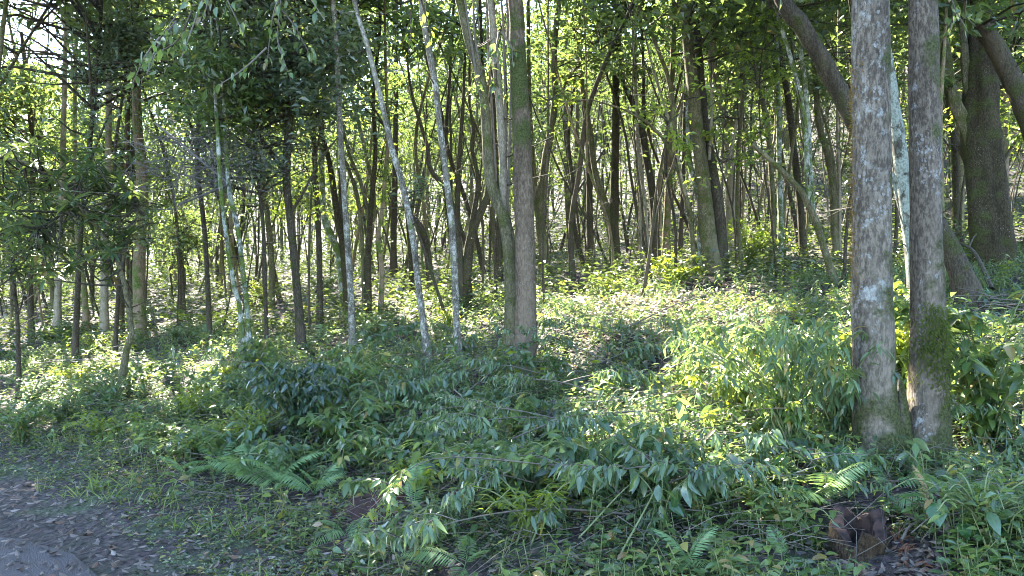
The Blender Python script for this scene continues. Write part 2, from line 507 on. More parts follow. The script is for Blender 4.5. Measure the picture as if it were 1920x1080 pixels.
M['b_olive'] = bark_mat('olive lichened bark', (.08, .070, .038), (.20, .175, .10), lichen=.25, lcol=(.42, .44, .36), moss=.08, mcol=(.045, .05, .014), scale=1.6, bump=.7)
M['b_spot'] = bark_mat('white spotted bark', (.06, .055, .042), (.16, .15, .12), lichen=.48, lcol=(.52, .55, .50), moss=.15, scale=1.8, bump=.6)
M['b_pale'] = bark_mat('pale green crusted bark', (.05, .045, .033), (.12, .11, .085), lichen=.52, lcol=(.27, .30, .255), moss=-.12, scale=1.0, bump=.6)
M['b_brown'] = bark_mat('brown ringed bark', (.12, .085, .055), (.27, .20, .135), lichen=.22, moss=.12, scale=1.4, bump=.6)


def ground_material():
    m, nt, p, out = new_mat('forest soil')
    tc = N(nt, 'ShaderNodeTexCoord')

    def noise(s, d=6):
        n = N(nt, 'ShaderNodeTexNoise'); n.inputs['Scale'].default_value = s; n.inputs['Detail'].default_value = d
        nt.links.new(tc.outputs['Object'], n.inputs['Vector'])
        return n.outputs[0]
    c = mixc(nt, ramp_out(nt, noise(25), .35, .65), (.012, .009, .008), (.060, .042, .036))
    c = mixc(nt, ramp_out(nt, noise(1.4), .5, .65), c, (.035, .050, .018))
    vo = N(nt, 'ShaderNodeTexVoronoi'); vo.inputs['Scale'].default_value = 16
    nt.links.new(tc.outputs['Object'], vo.inputs['Vector'])
    c = mixc(nt, .10, c, vo.outputs['Color'], 'SOFT_LIGHT')
    nt.links.new(c, p.inputs['Base Color']); p.inputs['Roughness'].default_value = .9
    b = N(nt, 'ShaderNodeBump'); b.inputs['Strength'].default_value = .9; b.inputs['Distance'].default_value = .04
    nt.links.new(math_n(nt, 'ADD', noise(30), vo.outputs['Distance']), b.inputs['Height']); nt.links.new(b.outputs[0], p.inputs['Normal'])
    return m


def road_material():
    m, nt, p, out = new_mat('worn asphalt')
    tc = N(nt, 'ShaderNodeTexCoord')
    vo = N(nt, 'ShaderNodeTexVoronoi'); vo.inputs['Scale'].default_value = 110
    nt.links.new(tc.outputs['Object'], vo.inputs['Vector'])
    nz = N(nt, 'ShaderNodeTexNoise'); nz.inputs['Scale'].default_value = 3.5; nz.inputs['Detail'].default_value = 7
    nt.links.new(tc.outputs['Object'], nz.inputs['Vector'])
    c = mixc(nt, ramp_out(nt, vo.outputs['Distance'], .1, .6), (.075, .066, .072), (.028, .024, .027))
    c = mixc(nt, math_n(nt, 'MULTIPLY', ramp_out(nt, nz.outputs[0], .45, .65), .6), c, (.030, .021, .021))
    nt.links.new(c, p.inputs['Base Color']); p.inputs['Roughness'].default_value = .65
    b = N(nt, 'ShaderNodeBump'); b.inputs['Strength'].default_value = .7; b.inputs['Distance'].default_value = .008
    nt.links.new(vo.outputs['Distance'], b.inputs['Height']); nt.links.new(b.outputs[0], p.inputs['Normal'])
    return m


M['soil'] = ground_material(); M['road'] = road_material()

# ------------------------------------------------------------------ ground and road
def grid_mesh(xs, ys, zf):
    X, Y = np.meshgrid(xs, ys)
    Z = zf(X, Y)
    nx, ny = len(xs), len(ys)
    i = np.arange(ny - 1)[:, None] * nx + np.arange(nx - 1)[None]
    f = np.stack([i, i + 1, i + nx + 1, i + nx], -1).reshape(-1, 4)
    return MB().add(np.stack([X, Y, Z], -1).reshape(-1, 3), [f])


u = np.linspace(-1, 1, 200)
xs = 5 * np.sinh(u * np.arcsinh(400 / 5))
ys = 8 + 5 * np.sinh(u * np.arcsinh(500 / 5))
tag(link('ground', grid_mesh(xs, ys, lambda X, Y: ground_h(X, Y) - .05 * np.clip((-.35 - sdist(X, Y)) / .5, 0, 1)).mesh('ground', M['soil'])), 'dark soil bank rising into the wood', kind='structure')
# the road: a strip along the bank's foot, 4 mm above the ground sheet
tng = np.array([-NRM[1], NRM[0]])
mb = MB()
a = np.linspace(-60, 60, 241); b = np.linspace(-5.5, 0.02, 14)
A, B = np.meshgrid(a, b)
edge = (.16 * np.sin(A * 2.1) + .09 * np.sin(A * 5.3 + 1) - .62) * np.clip((B + 2.5) / 2.5, 0, 1)
px = EDGE[0] + A * tng[0] + (B + edge) * NRM[0]; py = EDGE[1] + A * tng[1] + (B + edge) * NRM[1]
i = np.arange(13)[:, None] * 241 + np.arange(240)[None]
mb.add(np.stack([px, py, np.full_like(px, .012)], -1).reshape(-1, 3), [np.stack([i, i + 241, i + 242, i + 1], -1).reshape(-1, 4)])
tag(link('road', mb.mesh('road', M['road'])), 'worn grey asphalt road strewn with fallen leaves', kind='structure')

# ------------------------------------------------------------------ trees
T_FLAT = leaf_tmpl('flat', .46, .12, .25)
T_FLATN = leaf_tmpl('flat', .30, .18, .25)
T_LANCE = leaf_tmpl('six', .24, .30, .35)
T_OVATE = leaf_tmpl('six', .48, .22, .30)
T_WHORL = leaf_tmpl('six', .23, .16, .35)
TREE_XY = []


def crown(root, base, nodes, spec, limb_mat='limb', cull=True):
    """leaves on twigs that leave the stem nodes: spec = (material, clusters, leaves each, leaf length, reach, low z, high z)"""
    mat, nc, per, ln, reach, z0, z1 = spec[:7]
    tm = spec[7] if len(spec) > 7 else T_FLAT
    nodes = nodes[(nodes[:, 2] > z0) & (nodes[:, 2] < z1)]
    if len(nodes) == 0:
        return
    nd = nodes[rng.integers(0, len(nodes), nc)]
    az = rng.uniform(0, 2 * np.pi, nc)
    k = np.clip((nd[:, 2] - z0) / (z1 - z0), 0, 1)
    rr = reach * rng.uniform(.35, 1.0, nc) * (1.0 - .55 * np.abs(k - .35) / .65)
    c = nd + np.stack([np.cos(az) * rr, np.sin(az) * rr, rr * rng.uniform(-.15, .75, nc)], -1)
    tw = MB()
    bow = np.stack([np.zeros(nc), np.zeros(nc), rr * rng.uniform(-.05, .18, nc)], -1)
    kc = (lit_gap(c) & lit_gap((nd + c) / 2)) if cull else np.ones(nc, bool)
    prisms(tw, nd[kc], c[kc], (.012 + .011 * rr)[kc], .004, bow[kc])
    # side twigs
    m2 = nc * 2
    ii = rng.integers(0, nc, m2); tt = rng.uniform(.35, .95, m2)[:, None]
    sa = nd[ii] * (1 - tt) + c[ii] * tt + bow[ii] * (1 - np.abs(2 * tt - 1))
    sb = sa + unit(m2) * np.array([1, 1, .6]) * (rr[ii] * .38)[:, None]
    ks = (lit_gap(sb) & kc[ii]) if cull else np.ones(m2, bool)
    prisms(tw, sa[ks], sb[ks], .006, .002)
    link('branchwork', tw.mesh('branchwork', M[limb_mat], base), root)
    n = nc * per
    jj = rng.integers(0, m2, n); t = rng.uniform(.1, 1.15, n)[:, None]
    sp = .05 + .10 * reach
    pos = sa[jj] * (1 - t) + sb[jj] * t + rng.normal(size=(n, 3)) * sp * np.array([1, 1, .55])
    if cull:
        pos = pos[lit_gap(pos)]
    # the break in the leaves above the road at the upper left
    qx = 960 + FPX * pos[:, 0] / pos[:, 1]; qy = 540 - FPX * (pos[:, 2] - EYE) / pos[:, 1]
    pos = pos[~((qx < 115) & (qy < 120) & (qy > -60) & (rng.random(len(pos)) < .88))]
    n = len(pos)
    ax = unit(n) * np.array([1, 1, .5]) + np.array([0, 0, -.25])
    up = rng.normal(size=(n, 3)) * .55 + np.array([0, 0, 1.])
    lv = MB()
    big = 1 + .9 * np.clip((pos[:, 2] - 8.2 - np.clip(pos[:, 1] - 18, 0, 30) * .22) / 1.5, 0, 1)      # upper leaves enlarged to throw more shade on the ground
    scatter(lv, tm, pos, ax, up, ln * big * rng.uniform(.65, 1.3, n))
    link('crown', lv.mesh('crown', M[mat], base, smooth=False), root)


def stem3d(pts, d0, lean, base_z=None, H=None, ext=True):
    """pixel stem [(px, py, width)] at distance d0 -> rows of x, y, z, radius"""
    out = []
    z0 = P(pts[0][0], pts[0][1], d0)[2]
    for i, (px, py, w) in enumerate(pts):
        z = P(px, py, d0)[2]
        d = d0 + lean * (z - z0)
        q = P(px, py, d)
        out.append([*q, w / 2 / FPX * d])
    if base_z is not None:
        out[0][2] = base_z
    if ext and H and out[-1][2] < H:
        a, b = np.array(out[-2]), np.array(out[-1])
        dr = nrm((b - a)[:3]); r = b[3]; p = b[:3]
        k = max(2, int((H - p[2]) / 1.3)); step = (H - p[2]) / k
        for j in range(k):
            dr = nrm(dr * .8 + np.array([rng.normal() * .12, rng.normal() * .12, .35]))
            p = p + dr * step / max(dr[2], .5)
            out.append([*p, max(.012, r * (1 - .8 * (j + 1) / k))])
    return np.array(out)


def tree(name, label, d, stems, bark, spec=None, H=9.5, group=None, sides=10, wob=.045, flare=1.5, lean=None, ext=(0,), flute=None, names=None, cat='tree'):
    p0 = stems[0][0]
    x0 = (p0[0] - 960) / FPX * d
    bz = float(ground_h(x0, d)) - .12
    base = np.array([x0, d, bz + .12])
    TREE_XY.append((x0, d))
    root = link(name, None, loc=base)
    tag(root, label, cat, group)
    nodes = []
    for k, st in enumerate(stems):
        low = st[0][1] >= p0[1] - 25
        le = (lean[k] if lean else (0 if k == 0 else rng.uniform(-.12, .12)))
        s = stem3d(st, d, le, (bz if low else None), H * rng.uniform(.85, 1.1), ext=(st[-1][1] <= 30 or k in ext))
        n = max(8, int((s[-1, 2] - s[0, 2]) / (.10 if sides > 16 else .25)))
        n = min(n, 120)
        q = spline(s, n)
        rad = np.maximum(q[:, 3], .004)
        if low:
            hgt = q[:, 2] - base[2]
            rad = rad * (1 + (flare - 1) * np.exp(-np.maximum(hgt, 0) / .22))
        m = MB()
        tube(m, q[:, :3], rad, sides if k == 0 or low else max(6, sides - 3), wob, flute)
        nm = names[k] if names else ('trunk' if low else 'branch')
        link(nm, m.mesh(nm, M[bark if isinstance(bark, str) else bark[k]], base), root)
        nodes.append(q[:, :3])
        if sides < 20 and nm != 'vine':
            stubs(root, base, q, 5 + int(rng.integers(0, 6)), M['limb'])
    if spec:
        crown(root, base, np.vstack(nodes), spec)
    return root, base


def stubs(root, base, q, n, mat):
    """dead side twigs and stubs along a stem q (rows x, y, z, radius)"""
    ok = np.nonzero((q[:, 2] > base[2] + .9) & (q[:, 2] < base[2] + 9))[0]
    if len(ok) < 2 or n == 0:
        return
    i = rng.choice(ok, n); az = rng.uniform(0, 6.28, n); ln = rng.uniform(.08, .35, n) * rng.choice([1, 1, 2.6], n)
    dv = np.stack([np.cos(az), np.sin(az), rng.uniform(-.1, .8, n)], -1)
    a = q[i, :3]; b = a + dv * ln[:, None]
    m = MB()
    prisms(m, a, b, np.minimum(.012, q[i, 3] * .35), .002, rng.normal(size=(n, 3)) * .02)
    k = 2 * n; ii = rng.integers(0, n, k); p = a[ii] + (b - a)[ii] * rng.uniform(.4, .9, k)[:, None]
    prisms(m, p, p + unit(k) * (ln[ii] * .45)[:, None], .003, .001)
    link('twig', m.mesh('twig', mat, base), root)


def roots(root, base, n, r, ln, mat, dx=0., ph=0.):
    """roots that run from the foot of a trunk into the soil"""
    for j in range(n):
        a = ph + 6.283 * j / n + rng.normal() * .2; l_ = ln * rng.uniform(.7, 1.2)
        pts = []
        for t in (.15, .45, .8, 1.0):
            x, y = base[0] + dx + math.cos(a + .3 * t) * l_ * t, base[1] + math.sin(a + .3 * t) * l_ * t
            pts.append((x, y, float(ground_h(x, y)) + r * (1.5 * (1 - t) ** 2) - r * .9 * t))
        m = MB(); tube(m, spline(pts, 12), np.linspace(r, r * .3, 12), 8, .08)
        link('root', m.mesh('root', M[mat], base), root)


CAN = lambda nc=70, z0=5.2, z1=10.5, reach=2.4, per=48, ln=.175: ('canopy', nc, per, ln, reach, z0, z1)

# the twin-trunked tree in front on the right
def buttress(th, t):
    return 1 + .16 * np.exp(-t / .05) * np.cos(3 * th + 1) + .05 * np.exp(-t / .1) * np.cos(5 * th)


twin, twin_base = tree('twin_trunked_tree', 'large twin-trunked tree with grey lichen-spotted bark, the stoutest trunks of all', 5.25,
     [[(1648, 872, 88), (1641, 780, 78), (1637, 640, 73), (1635, 500, 71), (1634, 300, 69), (1633, 130, 66), (1632, 0, 64), (1630, -400, 56)],
      [(1738, 850, 72), (1741, 740, 70), (1742, 640, 64), (1739, 540, 59), (1736, 400, 56), (1734, 250, 54), (1732, 100, 52), (1731, 0, 51), (1729, -400, 45)],
      [(1692, 862, 60), (1691, 800, 34), (1690, 735, 14), (1686, 700, 4)]],
     ['b_big', 'b_rusty', 'b_big'], CAN(80, 5.4, 10.5, 2.6), H=10, sides=36, wob=.020, flare=1.25, flute=buttress, lean=[0, .02, 0], ext=(0, 1), names=['trunk', 'trunk', 'buttress'])
roots(twin, twin_base, 5, .055, .5, 'b_big', -.02, 3.5)
roots(twin, twin_base, 4, .05, .45, 'b_big', .32, 4.2)
# the moss sleeve on its right trunk
mb = MB(); n = 5200
zz = twin_base[2] + rng.uniform(.42, 1.12, n)
qx = np.interp(zz, [.4, .8, 1.3, 1.7], [P(1741, 0, 5.25)[0], P(1742, 0, 5.25)[0], P(1742, 0, 5.25)[0], P(1739, 0, 5.25)[0]])
th = np.where(rng.random(n) < .8, rng.uniform(-2.6, .5, n), rng.uniform(0, 6.28, n)); rr = rng.uniform(.108, .128, n)
edge_fade = rng.random(n) < np.clip(1.15 - np.abs(zz - twin_base[2] - .80) / .32 + .45 * np.sin(th * 3 + 1 + zz * 4), 0.03, 1)
o = np.stack([np.cos(th), np.sin(th), np.zeros(n)], -1)
pos = np.stack([qx, np.full(n, 5.26), zz], -1) + o * rr[:, None]
scatter(mb, leaf_tmpl('flat', .28, .25, .1), pos[edge_fade], (o + np.array([0, 0, -1.0]) + .6 * rng.normal(size=(n, 3)))[edge_fade], (o + .3 * rng.normal(size=(n, 3)))[edge_fade], rng.uniform(.012, .04, n)[edge_fade])
link('moss', mb.mesh('moss', M['moss'], twin_base, smooth=False), twin)
# moss along the left trunk's edge, golden rim light put into its orange colour
mb = MB(); n = 900
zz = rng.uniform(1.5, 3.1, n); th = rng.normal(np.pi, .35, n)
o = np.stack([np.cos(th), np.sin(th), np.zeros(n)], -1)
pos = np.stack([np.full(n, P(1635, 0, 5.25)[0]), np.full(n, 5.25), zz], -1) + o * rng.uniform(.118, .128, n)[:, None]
scatter(mb, leaf_tmpl('flat', .2, .1, .1), pos, o + .5 * rng.normal(size=(n, 3)), rng.normal(size=(n, 3)), rng.uniform(.012, .035, n))
M['rimlit_moss'] = leaf_mat('rimlit moss', [(.12, .075, .02), (.17, .12, .03)], tf=.4, rough=.8, rib=False, old=0, trans=(.5, .3, .06), spec=.2)
link('moss', mb.mesh('moss', M['rimlit_moss'], twin_base, smooth=False), twin)

# the straight trunk in the middle, and the stemmy tree fused against it
st_, stb_ = tree('straight_tree', 'tall straight reddish-brown trunk with a mossy upper band, middle of the bank', 9.1,
     [[(973, 708, 44), (984, 650, 42), (986, 600, 39), (985, 480, 38), (981, 350, 36), (977, 220, 34), (970, 90, 30), (966, 0, 27)]],
     'b_main', CAN(80, 5.8, 11.5, 2.8), H=11, sides=24, wob=.016, flare=1.25)
roots(st_, stb_, 6, .05, .45, 'b_main')
stm, stm_base = tree('vine_hung_tree', 'crooked tan tree hung with straight pale vines, pressed against the straight brown trunk', 9.35,
     [[(963, 690, 34), (960, 600, 28), (957, 480, 25), (945, 410, 24), (928, 365, 23), (917, 320, 21), (913, 250, 19), (903, 150, 18), (880, 80, 17), (862, 0, 16)],
      [(944, 400, 16), (943, 300, 15), (937, 200, 15), (928, 100, 14), (920, 0, 13)],
      [(938, 395, 6), (948, 300, 5), (946, 150, 5), (940, 0, 4)], [(925, 350, 7), (908, 220, 6), (890, 120, 5), (872, 0, 4)], [(930, 340, 5), (922, 200, 5), (915, 90, 4), (912, 0, 4)],
      [(950, 420, 5), (956, 250, 5), (958, 120, 4), (950, 0, 4)], [(921, 335, 6), (914, 230, 6), (900, 130, 5), (888, 30, 4)]],
     ['b_olive', 'b_tan', 'twig', 'twig', 'twig', 'twig', 'twig'], CAN(60, 5.6, 10.5, 2.4), H=10.5, sides=14, ext=(0, 1), lean=[0, 0, .02, -.03, .03, .01, -.02],
     names=['trunk', 'branch', 'vine', 'vine', 'vine', 'vine', 'vine'])

# the three slim whitish trunks
tree('pale_trunked_tree', 'slim white-barked trunk, straightest and farthest left of the three pale ones', 11.3,
     [[(663, 628, 15), (658, 560, 12), (650, 430, 12), (640, 280, 11), (633, 130, 12), (628, 40, 10), (624, 0, 9)]], 'b_white', CAN(60, 6.2, 11), H=10.5, sides=14)
tree('pale_trunked_tree', 'slim white-spotted trunk leaning left, middle one of the three pale ones', 9.5,
     [[(809, 690, 15), (797, 630, 13), (785, 540, 12), (772, 430, 12), (752, 335, 12), (735, 280, 11), (715, 190, 10), (690, 90, 9), (664, 0, 8)]], 'b_white', CAN(55, 5.6, 10), H=10, sides=14)
tree('pale_trunked_tree', 'slim grey-white trunk nearest the straight brown trunk, right of the three pale ones', 9.3,
     [[(868, 697, 15), (857, 620, 12), (853, 520, 13), (847, 420, 12), (834, 310, 12), (823, 220, 11), (815, 150, 12), (800, 70, 11), (790, 0, 10)]], 'b_white', CAN(55, 5.6, 10), H=10, sides=14)

tree('mossy_forked_tree', 'low-forking tree with bright green moss on its twisting limbs, behind the pale trunks', 13.5,
     [[(864, 545, 22), (862, 500, 16), (856, 430, 14), (846, 380, 10), (832, 350, 9), (806, 316, 8), (803, 280, 7), (785, 220, 6), (770, 165, 5)],
      [(874, 545, 22), (876, 500, 18), (885, 435, 17), (905, 390, 14), (915, 355, 12), (911, 300, 9), (914, 220, 8), (905, 120, 6), (900, 0, 5)],
      [(880, 450, 13), (890, 390, 11), (897, 345, 9), (892, 310, 8), (884, 275, 8), (888, 240, 7), (880, 190, 5), (882, 60, 4)],
      [(858, 410, 11), (858, 350, 9), (862, 280, 9), (868, 200, 7), (872, 100, 5)]],
     ['b_dark', 'b_moss', 'b_moss', 'b_moss'], CAN(40, 5.0, 8.5, 1.8), H=8, sides=12, wob=.05)

tree('dark_trunked_tree', 'dark thin trunk with two crooked side limbs, left of the first white trunk', 11.6,
     [[(568, 598, 18), (556, 530, 15), (546, 430, 14), (538, 350, 14), (538, 290, 15), (543, 220, 14), (552, 130, 12), (556, 0, 10)],
      [(536, 325, 11), (515, 295, 9), (497, 272, 9), (482, 250, 7), (455, 215, 5), (420, 190, 4)], [(545, 400, 6), (575, 350, 5), (600, 300, 4), (640, 250, 3)]],
     'b_dark', ('glossy', 70, 70, .14, 2.0, 4.0, 9.5), H=9.5, sides=12, wob=.04)
tree('thin_paired_tree', 'pair of thin grey stems leaning left above the open slope, left of the dark trunk', 10.6,
     [[(470, 650, 12), (464, 590, 10), (458, 530, 9), (446, 430, 9), (432, 370, 9), (425, 300, 8), (420, 200, 6)],
      [(456, 628, 11), (450, 580, 9), (440, 540, 9), (425, 450, 8), (413, 340, 8), (408, 250, 7), (402, 150, 5)]],
     'b_spot', ('canopy', 35, 60, .13, 1.3, 3.6, 7), H=7, sides=10, ext=(0, 1))

# the whorl-leaved small tree that arches in from the left
def whorls(pts, per, ln):
    """rosettes of long leaves at the given points"""
    pos, ax, up, sz = [], [], [], []
    for p in pts:
        a = rng.uniform(0, 6.28) + np.arange(per) * 2.4
        el = rng.uniform(-.55, .75, per)
        dv = np.stack([np.cos(a) * np.cos(el), np.sin(a) * np.cos(el), np.sin(el)], -1)
        pos.append(np.asarray(p) + dv * .01); ax.append(dv); up.append(np.tile([0, 0, 1.], (per, 1)) + .15 * rng.normal(size=(per, 3))); sz.append(ln * rng.uniform(.7, 1.15, per))
    return np.vstack(pos), np.vstack(ax), np.vstack(up), np.concatenate(sz)


def whorl_tree(name, label, d, stems, ends, bark='b_olive', ln=.22):
    root, base = tree(name, label, d, stems, bark, None, H=3.4, sides=10, wob=.05, ext=())
    src = np.vstack([stem3d(s, d, 0, ext=False)[:, :3] for s in stems])
    src = np.vstack([spline(stem3d(s, d, 0, ext=False)[:, :3], 24)[8:] for s in stems])
    tw = MB(); tips = []
    for (px, py, dd) in ends:
        for _ in range(2):
            e = P(px + rng.normal() * 12, py + rng.normal() * 12, d + dd + rng.normal() * .3)
            a = src[np.argmin(np.linalg.norm(src - e, axis=1) + rng.uniform(0, .3, len(src)))]
            mid = (a + e) / 2 + np.array([0, 0, -.08]) + rng.normal(size=3) * .06
            tube(tw, spline([a, mid, e], 7), np.linspace(.014, .006, 7), 5)
            tips.append(e)
    link('branchwork', tw.mesh('branchwork', M['limb'], base), root)
    pos, ax, up, sz = whorls(tips, 13, ln)
    lv = MB(); scatter(lv, T_WHORL, pos, ax, up, sz)
    link('crown', lv.mesh('crown', M['whorl'], base), root)
    return root


ends = [(int(20 + 240 * rng.random() ** 1.2), int(270 + 250 * rng.random()), rng.uniform(-.9, .9)) for _ in range(44)] + \
       [(62, 300, 0), (30, 345, .2), (100, 320, -.2), (170, 395, 0), (185, 420, -.1), (240, 360, .3), (255, 385, .2), (205, 440, -.2), (215, 470, 0), (120, 300, 0), (60, 470, 0), (110, 480, -.3), (20, 510, .3)]
whorl_tree('arching_small_tree', 'small crooked tree arching left, with rosettes of long glossy leaves', 9.6,
           [[(221, 690, 13), (236, 660, 11), (247, 630, 10), (244, 590, 10), (236, 545, 9), (222, 490, 9), (205, 455, 8), (180, 425, 8), (150, 385, 8), (115, 345, 7), (80, 318, 6), (40, 302, 5), (-40, 290, 4)],
            [(226, 505, 6), (238, 455, 5), (255, 410, 4), (262, 370, 3)], [(150, 385, 5), (120, 400, 4), (70, 430, 3)]], ends)
whorl_tree('thin_edge_tree', 'thin dark sapling with long glossy leaves at the far left edge', 10.5,
           [[(36, 655, 9), (33, 600, 7), (27, 545, 7), (25, 480, 6), (18, 400, 5)], [(34, 592, 4), (42, 565, 3), (47, 540, 3)]],
           [(int(-20 + 80 * rng.random()), int(330 + 180 * rng.random()), rng.uniform(-.5, .5)) for _ in range(14)], 'b_dark', .2)

# leafy evergreens on the left
def leafy(name, label, d, stems, spec, bark='b_dark', H=8, group=None, ext=(0,)):
    return tree(name, label, d, stems, bark, spec, H=H, sides=9, wob=.04, group=group, ext=ext)


leafy('evergreen_tree', 'dense blue-green evergreen crown in the upper left below the patch of sky', 12.5,
      [[(140, 600, 11), (150, 450, 10), (165, 300, 9), (180, 150, 8), (190, 0, 6)]], ('glossy', 220, 52, .085, 2.5, 2.5, 11.0), H=10.5)
leafy('evergreen_tree', 'dark drooping evergreen crown left of centre at the top of the picture', 13,
      [[(395, 575, 10), (385, 450, 9), (370, 300, 9), (380, 150, 8), (390, 0, 7)]], ('glossy', 190, 50, .085, 2.5, 3.2, 11.0), H=10.5)
leafy('evergreen_tree', 'dark fine-leaved evergreen crown above the first white trunk', 14,
      [[(600, 560, 12), (598, 450, 11), (590, 300, 10), (585, 150, 9), (590, 0, 8)]], ('glossy', 120, 50, .085, 2.2, 4.0, 10))
leafy('evergreen_tree', 'yellow-green leafy tree behind the arching small tree at the left edge', 17,
      [[(60, 580, 11), (55, 450, 10), (62, 300, 9), (50, 150, 8), (40, 60, 6)]], ('canopy', 130, 80, .15, 2.4, 2.4, 6.6), H=6.5, ext=())
leafy('evergreen_tree', 'bushy tree with pale sunlit leaves low between the left trunks', 18,
      [[(345, 545, 7), (342, 500, 6), (338, 450, 5), (340, 410, 4)]], ('canopy', 34, 46, .11, 1.15, 1.9, 3.6), H=3.3, ext=())
leafy('evergreen_tree', 'dark leafy tree closing the wood at the far left behind the tall brown trunk', 21,
      [[(250, 560, 10), (245, 400, 9), (250, 250, 8), (240, 100, 7), (245, 0, 6)]], ('canopy', 140, 80, .17, 2.6, 3.2, 9.5))

leafy('evergreen_tree', 'grey-green fine-leaved tree above the pair of thin leaning stems', 11.5,
      [[(500, 600, 8), (495, 450, 7), (480, 300, 6), (470, 150, 6), (465, 0, 5)]], ('glossy', 130, 70, .085, 1.5, 2.9, 8.5))
leafy('evergreen_tree', 'bluish leafy tree between the crooked small tree and the dead tangle', 13,
      [[(215, 600, 8), (225, 450, 7), (215, 300, 6), (235, 150, 5), (250, 60, 4)]], ('glossy', 120, 70, .085, 1.5, 2.2, 6.0), H=6, ext=())

# far-left trunks
tree('brown_trunked_tree', 'thick brown ringed trunk standing behind the arching small tree', 15,
     [[(262, 560, 24), (261, 500, 22), (263, 420, 21), (266, 320, 20), (258, 240, 17), (255, 120, 15), (252, 0, 13)]], 'b_brown', CAN(90, 5, 11, 2.6), H=11, sides=14)
tree('grey_trunked_tree', 'pale grey straight trunk left of the thick brown ringed one', 15.5,
     [[(196, 582, 15), (196, 500, 14), (198, 420, 13), (202, 330, 12), (204, 200, 11), (206, 0, 9)]], 'b_tan', CAN(80, 5, 11, 2.6), H=11)
tree('grey_trunked_tree', 'greenish grey straight trunk, leftmost in the row of far-left trunks', 16.5,
     [[(106, 590, 14), (110, 520, 12), (114, 420, 11), (118, 300, 10), (122, 100, 8), (124, 0, 7)]], 'b_tan', CAN(80, 5.5, 11, 2.6), H=11)
tree('leaning_slim_tree', 'slim brown trunk leaning left between the two grey straight trunks', 16,
     [[(163, 585, 12), (158, 540, 10), (150, 490, 9), (143, 420, 8), (140, 300, 7), (142, 100, 6), (146, 0, 5)]], 'b_brown', CAN(30, 5.5, 9.5, 1.8))
tree('dark_slim_tree', 'dark slim trunk just left of the thick brown ringed trunk', 16,
     [[(226, 565, 12), (229, 500, 11), (233, 400, 10), (238, 300, 9), (240, 150, 8), (240, 0, 7)]], 'b_dark', CAN(30, 5.5, 9.5, 1.8))

# the many-stemmed clump right of the middle
tree('many_stemmed_tree', 'many-stemmed olive tree with flaky grooved trunk in the sunlit clearing', 14,
     [[(1340, 540, 40), (1333, 480, 33), (1325, 425, 29), (1320, 350, 26), (1306, 240, 24), (1300, 175, 22), (1292, 100, 22), (1281, 0, 19)],
      [(1352, 530, 26), (1352, 450, 22), (1345, 375, 22), (1331, 300, 20), (1320, 225, 17), (1312, 120, 14), (1300, 0, 11)],
      [(1312, 538, 14), (1313, 470, 12), (1314, 400, 11), (1305, 350, 10), (1293, 300, 9), (1290, 225, 9), (1288, 120, 8), (1280, 0, 7)],
      [(1303, 535, 9), (1301, 480, 9), (1292, 400, 9), (1268, 300, 9), (1262, 210, 8), (1254, 150, 8), (1232, 90, 7), (1212, 40, 6), (1195, 0, 5)],
      [(1298, 410, 9), (1281, 350, 8), (1258, 283, 7), (1228, 242, 6), (1190, 215, 4), (1120, 188, 3), (1050, 190, 2)],
      [(1292, 390, 6), (1275, 320, 6), (1262, 250, 5), (1240, 180, 5), (1222, 120, 4), (1208, 60, 3)],
      [(1330, 300, 6), (1335, 200, 5), (1330, 100, 4), (1338, 0, 4)]],
     ['b_olive', 'b_dark', 'b_spot', 'b_olive', 'b_olive', 'b_tan', 'b_tan'], CAN(60, 5.6, 10.5, 2.6), H=10, sides=16, wob=.06, flare=1.25)
tree('pale_forked_tree', 'pale brown Y-forked trunk behind the many-stemmed tree', 19,
     [[(1372, 470, 22), (1371, 420, 19), (1369, 330, 18), (1366, 260, 19), (1357, 215, 14), (1347, 165, 13), (1336, 110, 12), (1340, 50, 11), (1358, 0, 10)],
      [(1368, 270, 14), (1377, 212, 11), (1386, 170, 11), (1394, 110, 10), (1388, 50, 9), (1378, 0, 8)], [(1382, 205, 5), (1392, 190, 5), (1400, 172, 3)]],
     'b_tan', CAN(50, 6.5, 12, 2.6), H=11)
tree('green_forked_tree', 'green-stained trunk forking low into a V, left of the many-stemmed tree', 19,
     [[(1154, 500, 23), (1152, 460, 20), (1151, 415, 19), (1153, 300, 15), (1155, 200, 14), (1155, 100, 13), (1159, 0, 11)],
      [(1150, 425, 14), (1137, 385, 12), (1116, 322, 11), (1106, 245, 11), (1093, 170, 9), (1084, 80, 8), (1079, 0, 7)],
      [(1153, 110, 9), (1138, 65, 8), (1118, 30, 7), (1108, 0, 6)]], ['b_moss', 'b_olive', 'b_olive'], CAN(55, 6.5, 12, 2.6), H=11, sides=12)
tree('swaying_tree', 'greenish S-curved trunk just right of the straight brown trunk', 18,
     [[(1023, 508, 23), (1019, 460, 20), (1013, 420, 18), (1016, 360, 16), (1023, 300, 15), (1034, 240, 14), (1041, 180, 13), (1039, 100, 11), (1048, 0, 10)],
      [(1014, 430, 11), (1006, 390, 10), (998, 280, 9), (992, 160, 8), (990, 0, 7)], [(1040, 205, 6), (1058, 160, 5), (1090, 115, 5), (1125, 68, 3)]],
     'b_olive', CAN(50, 6.2, 12, 2.6), H=11, sides=12)
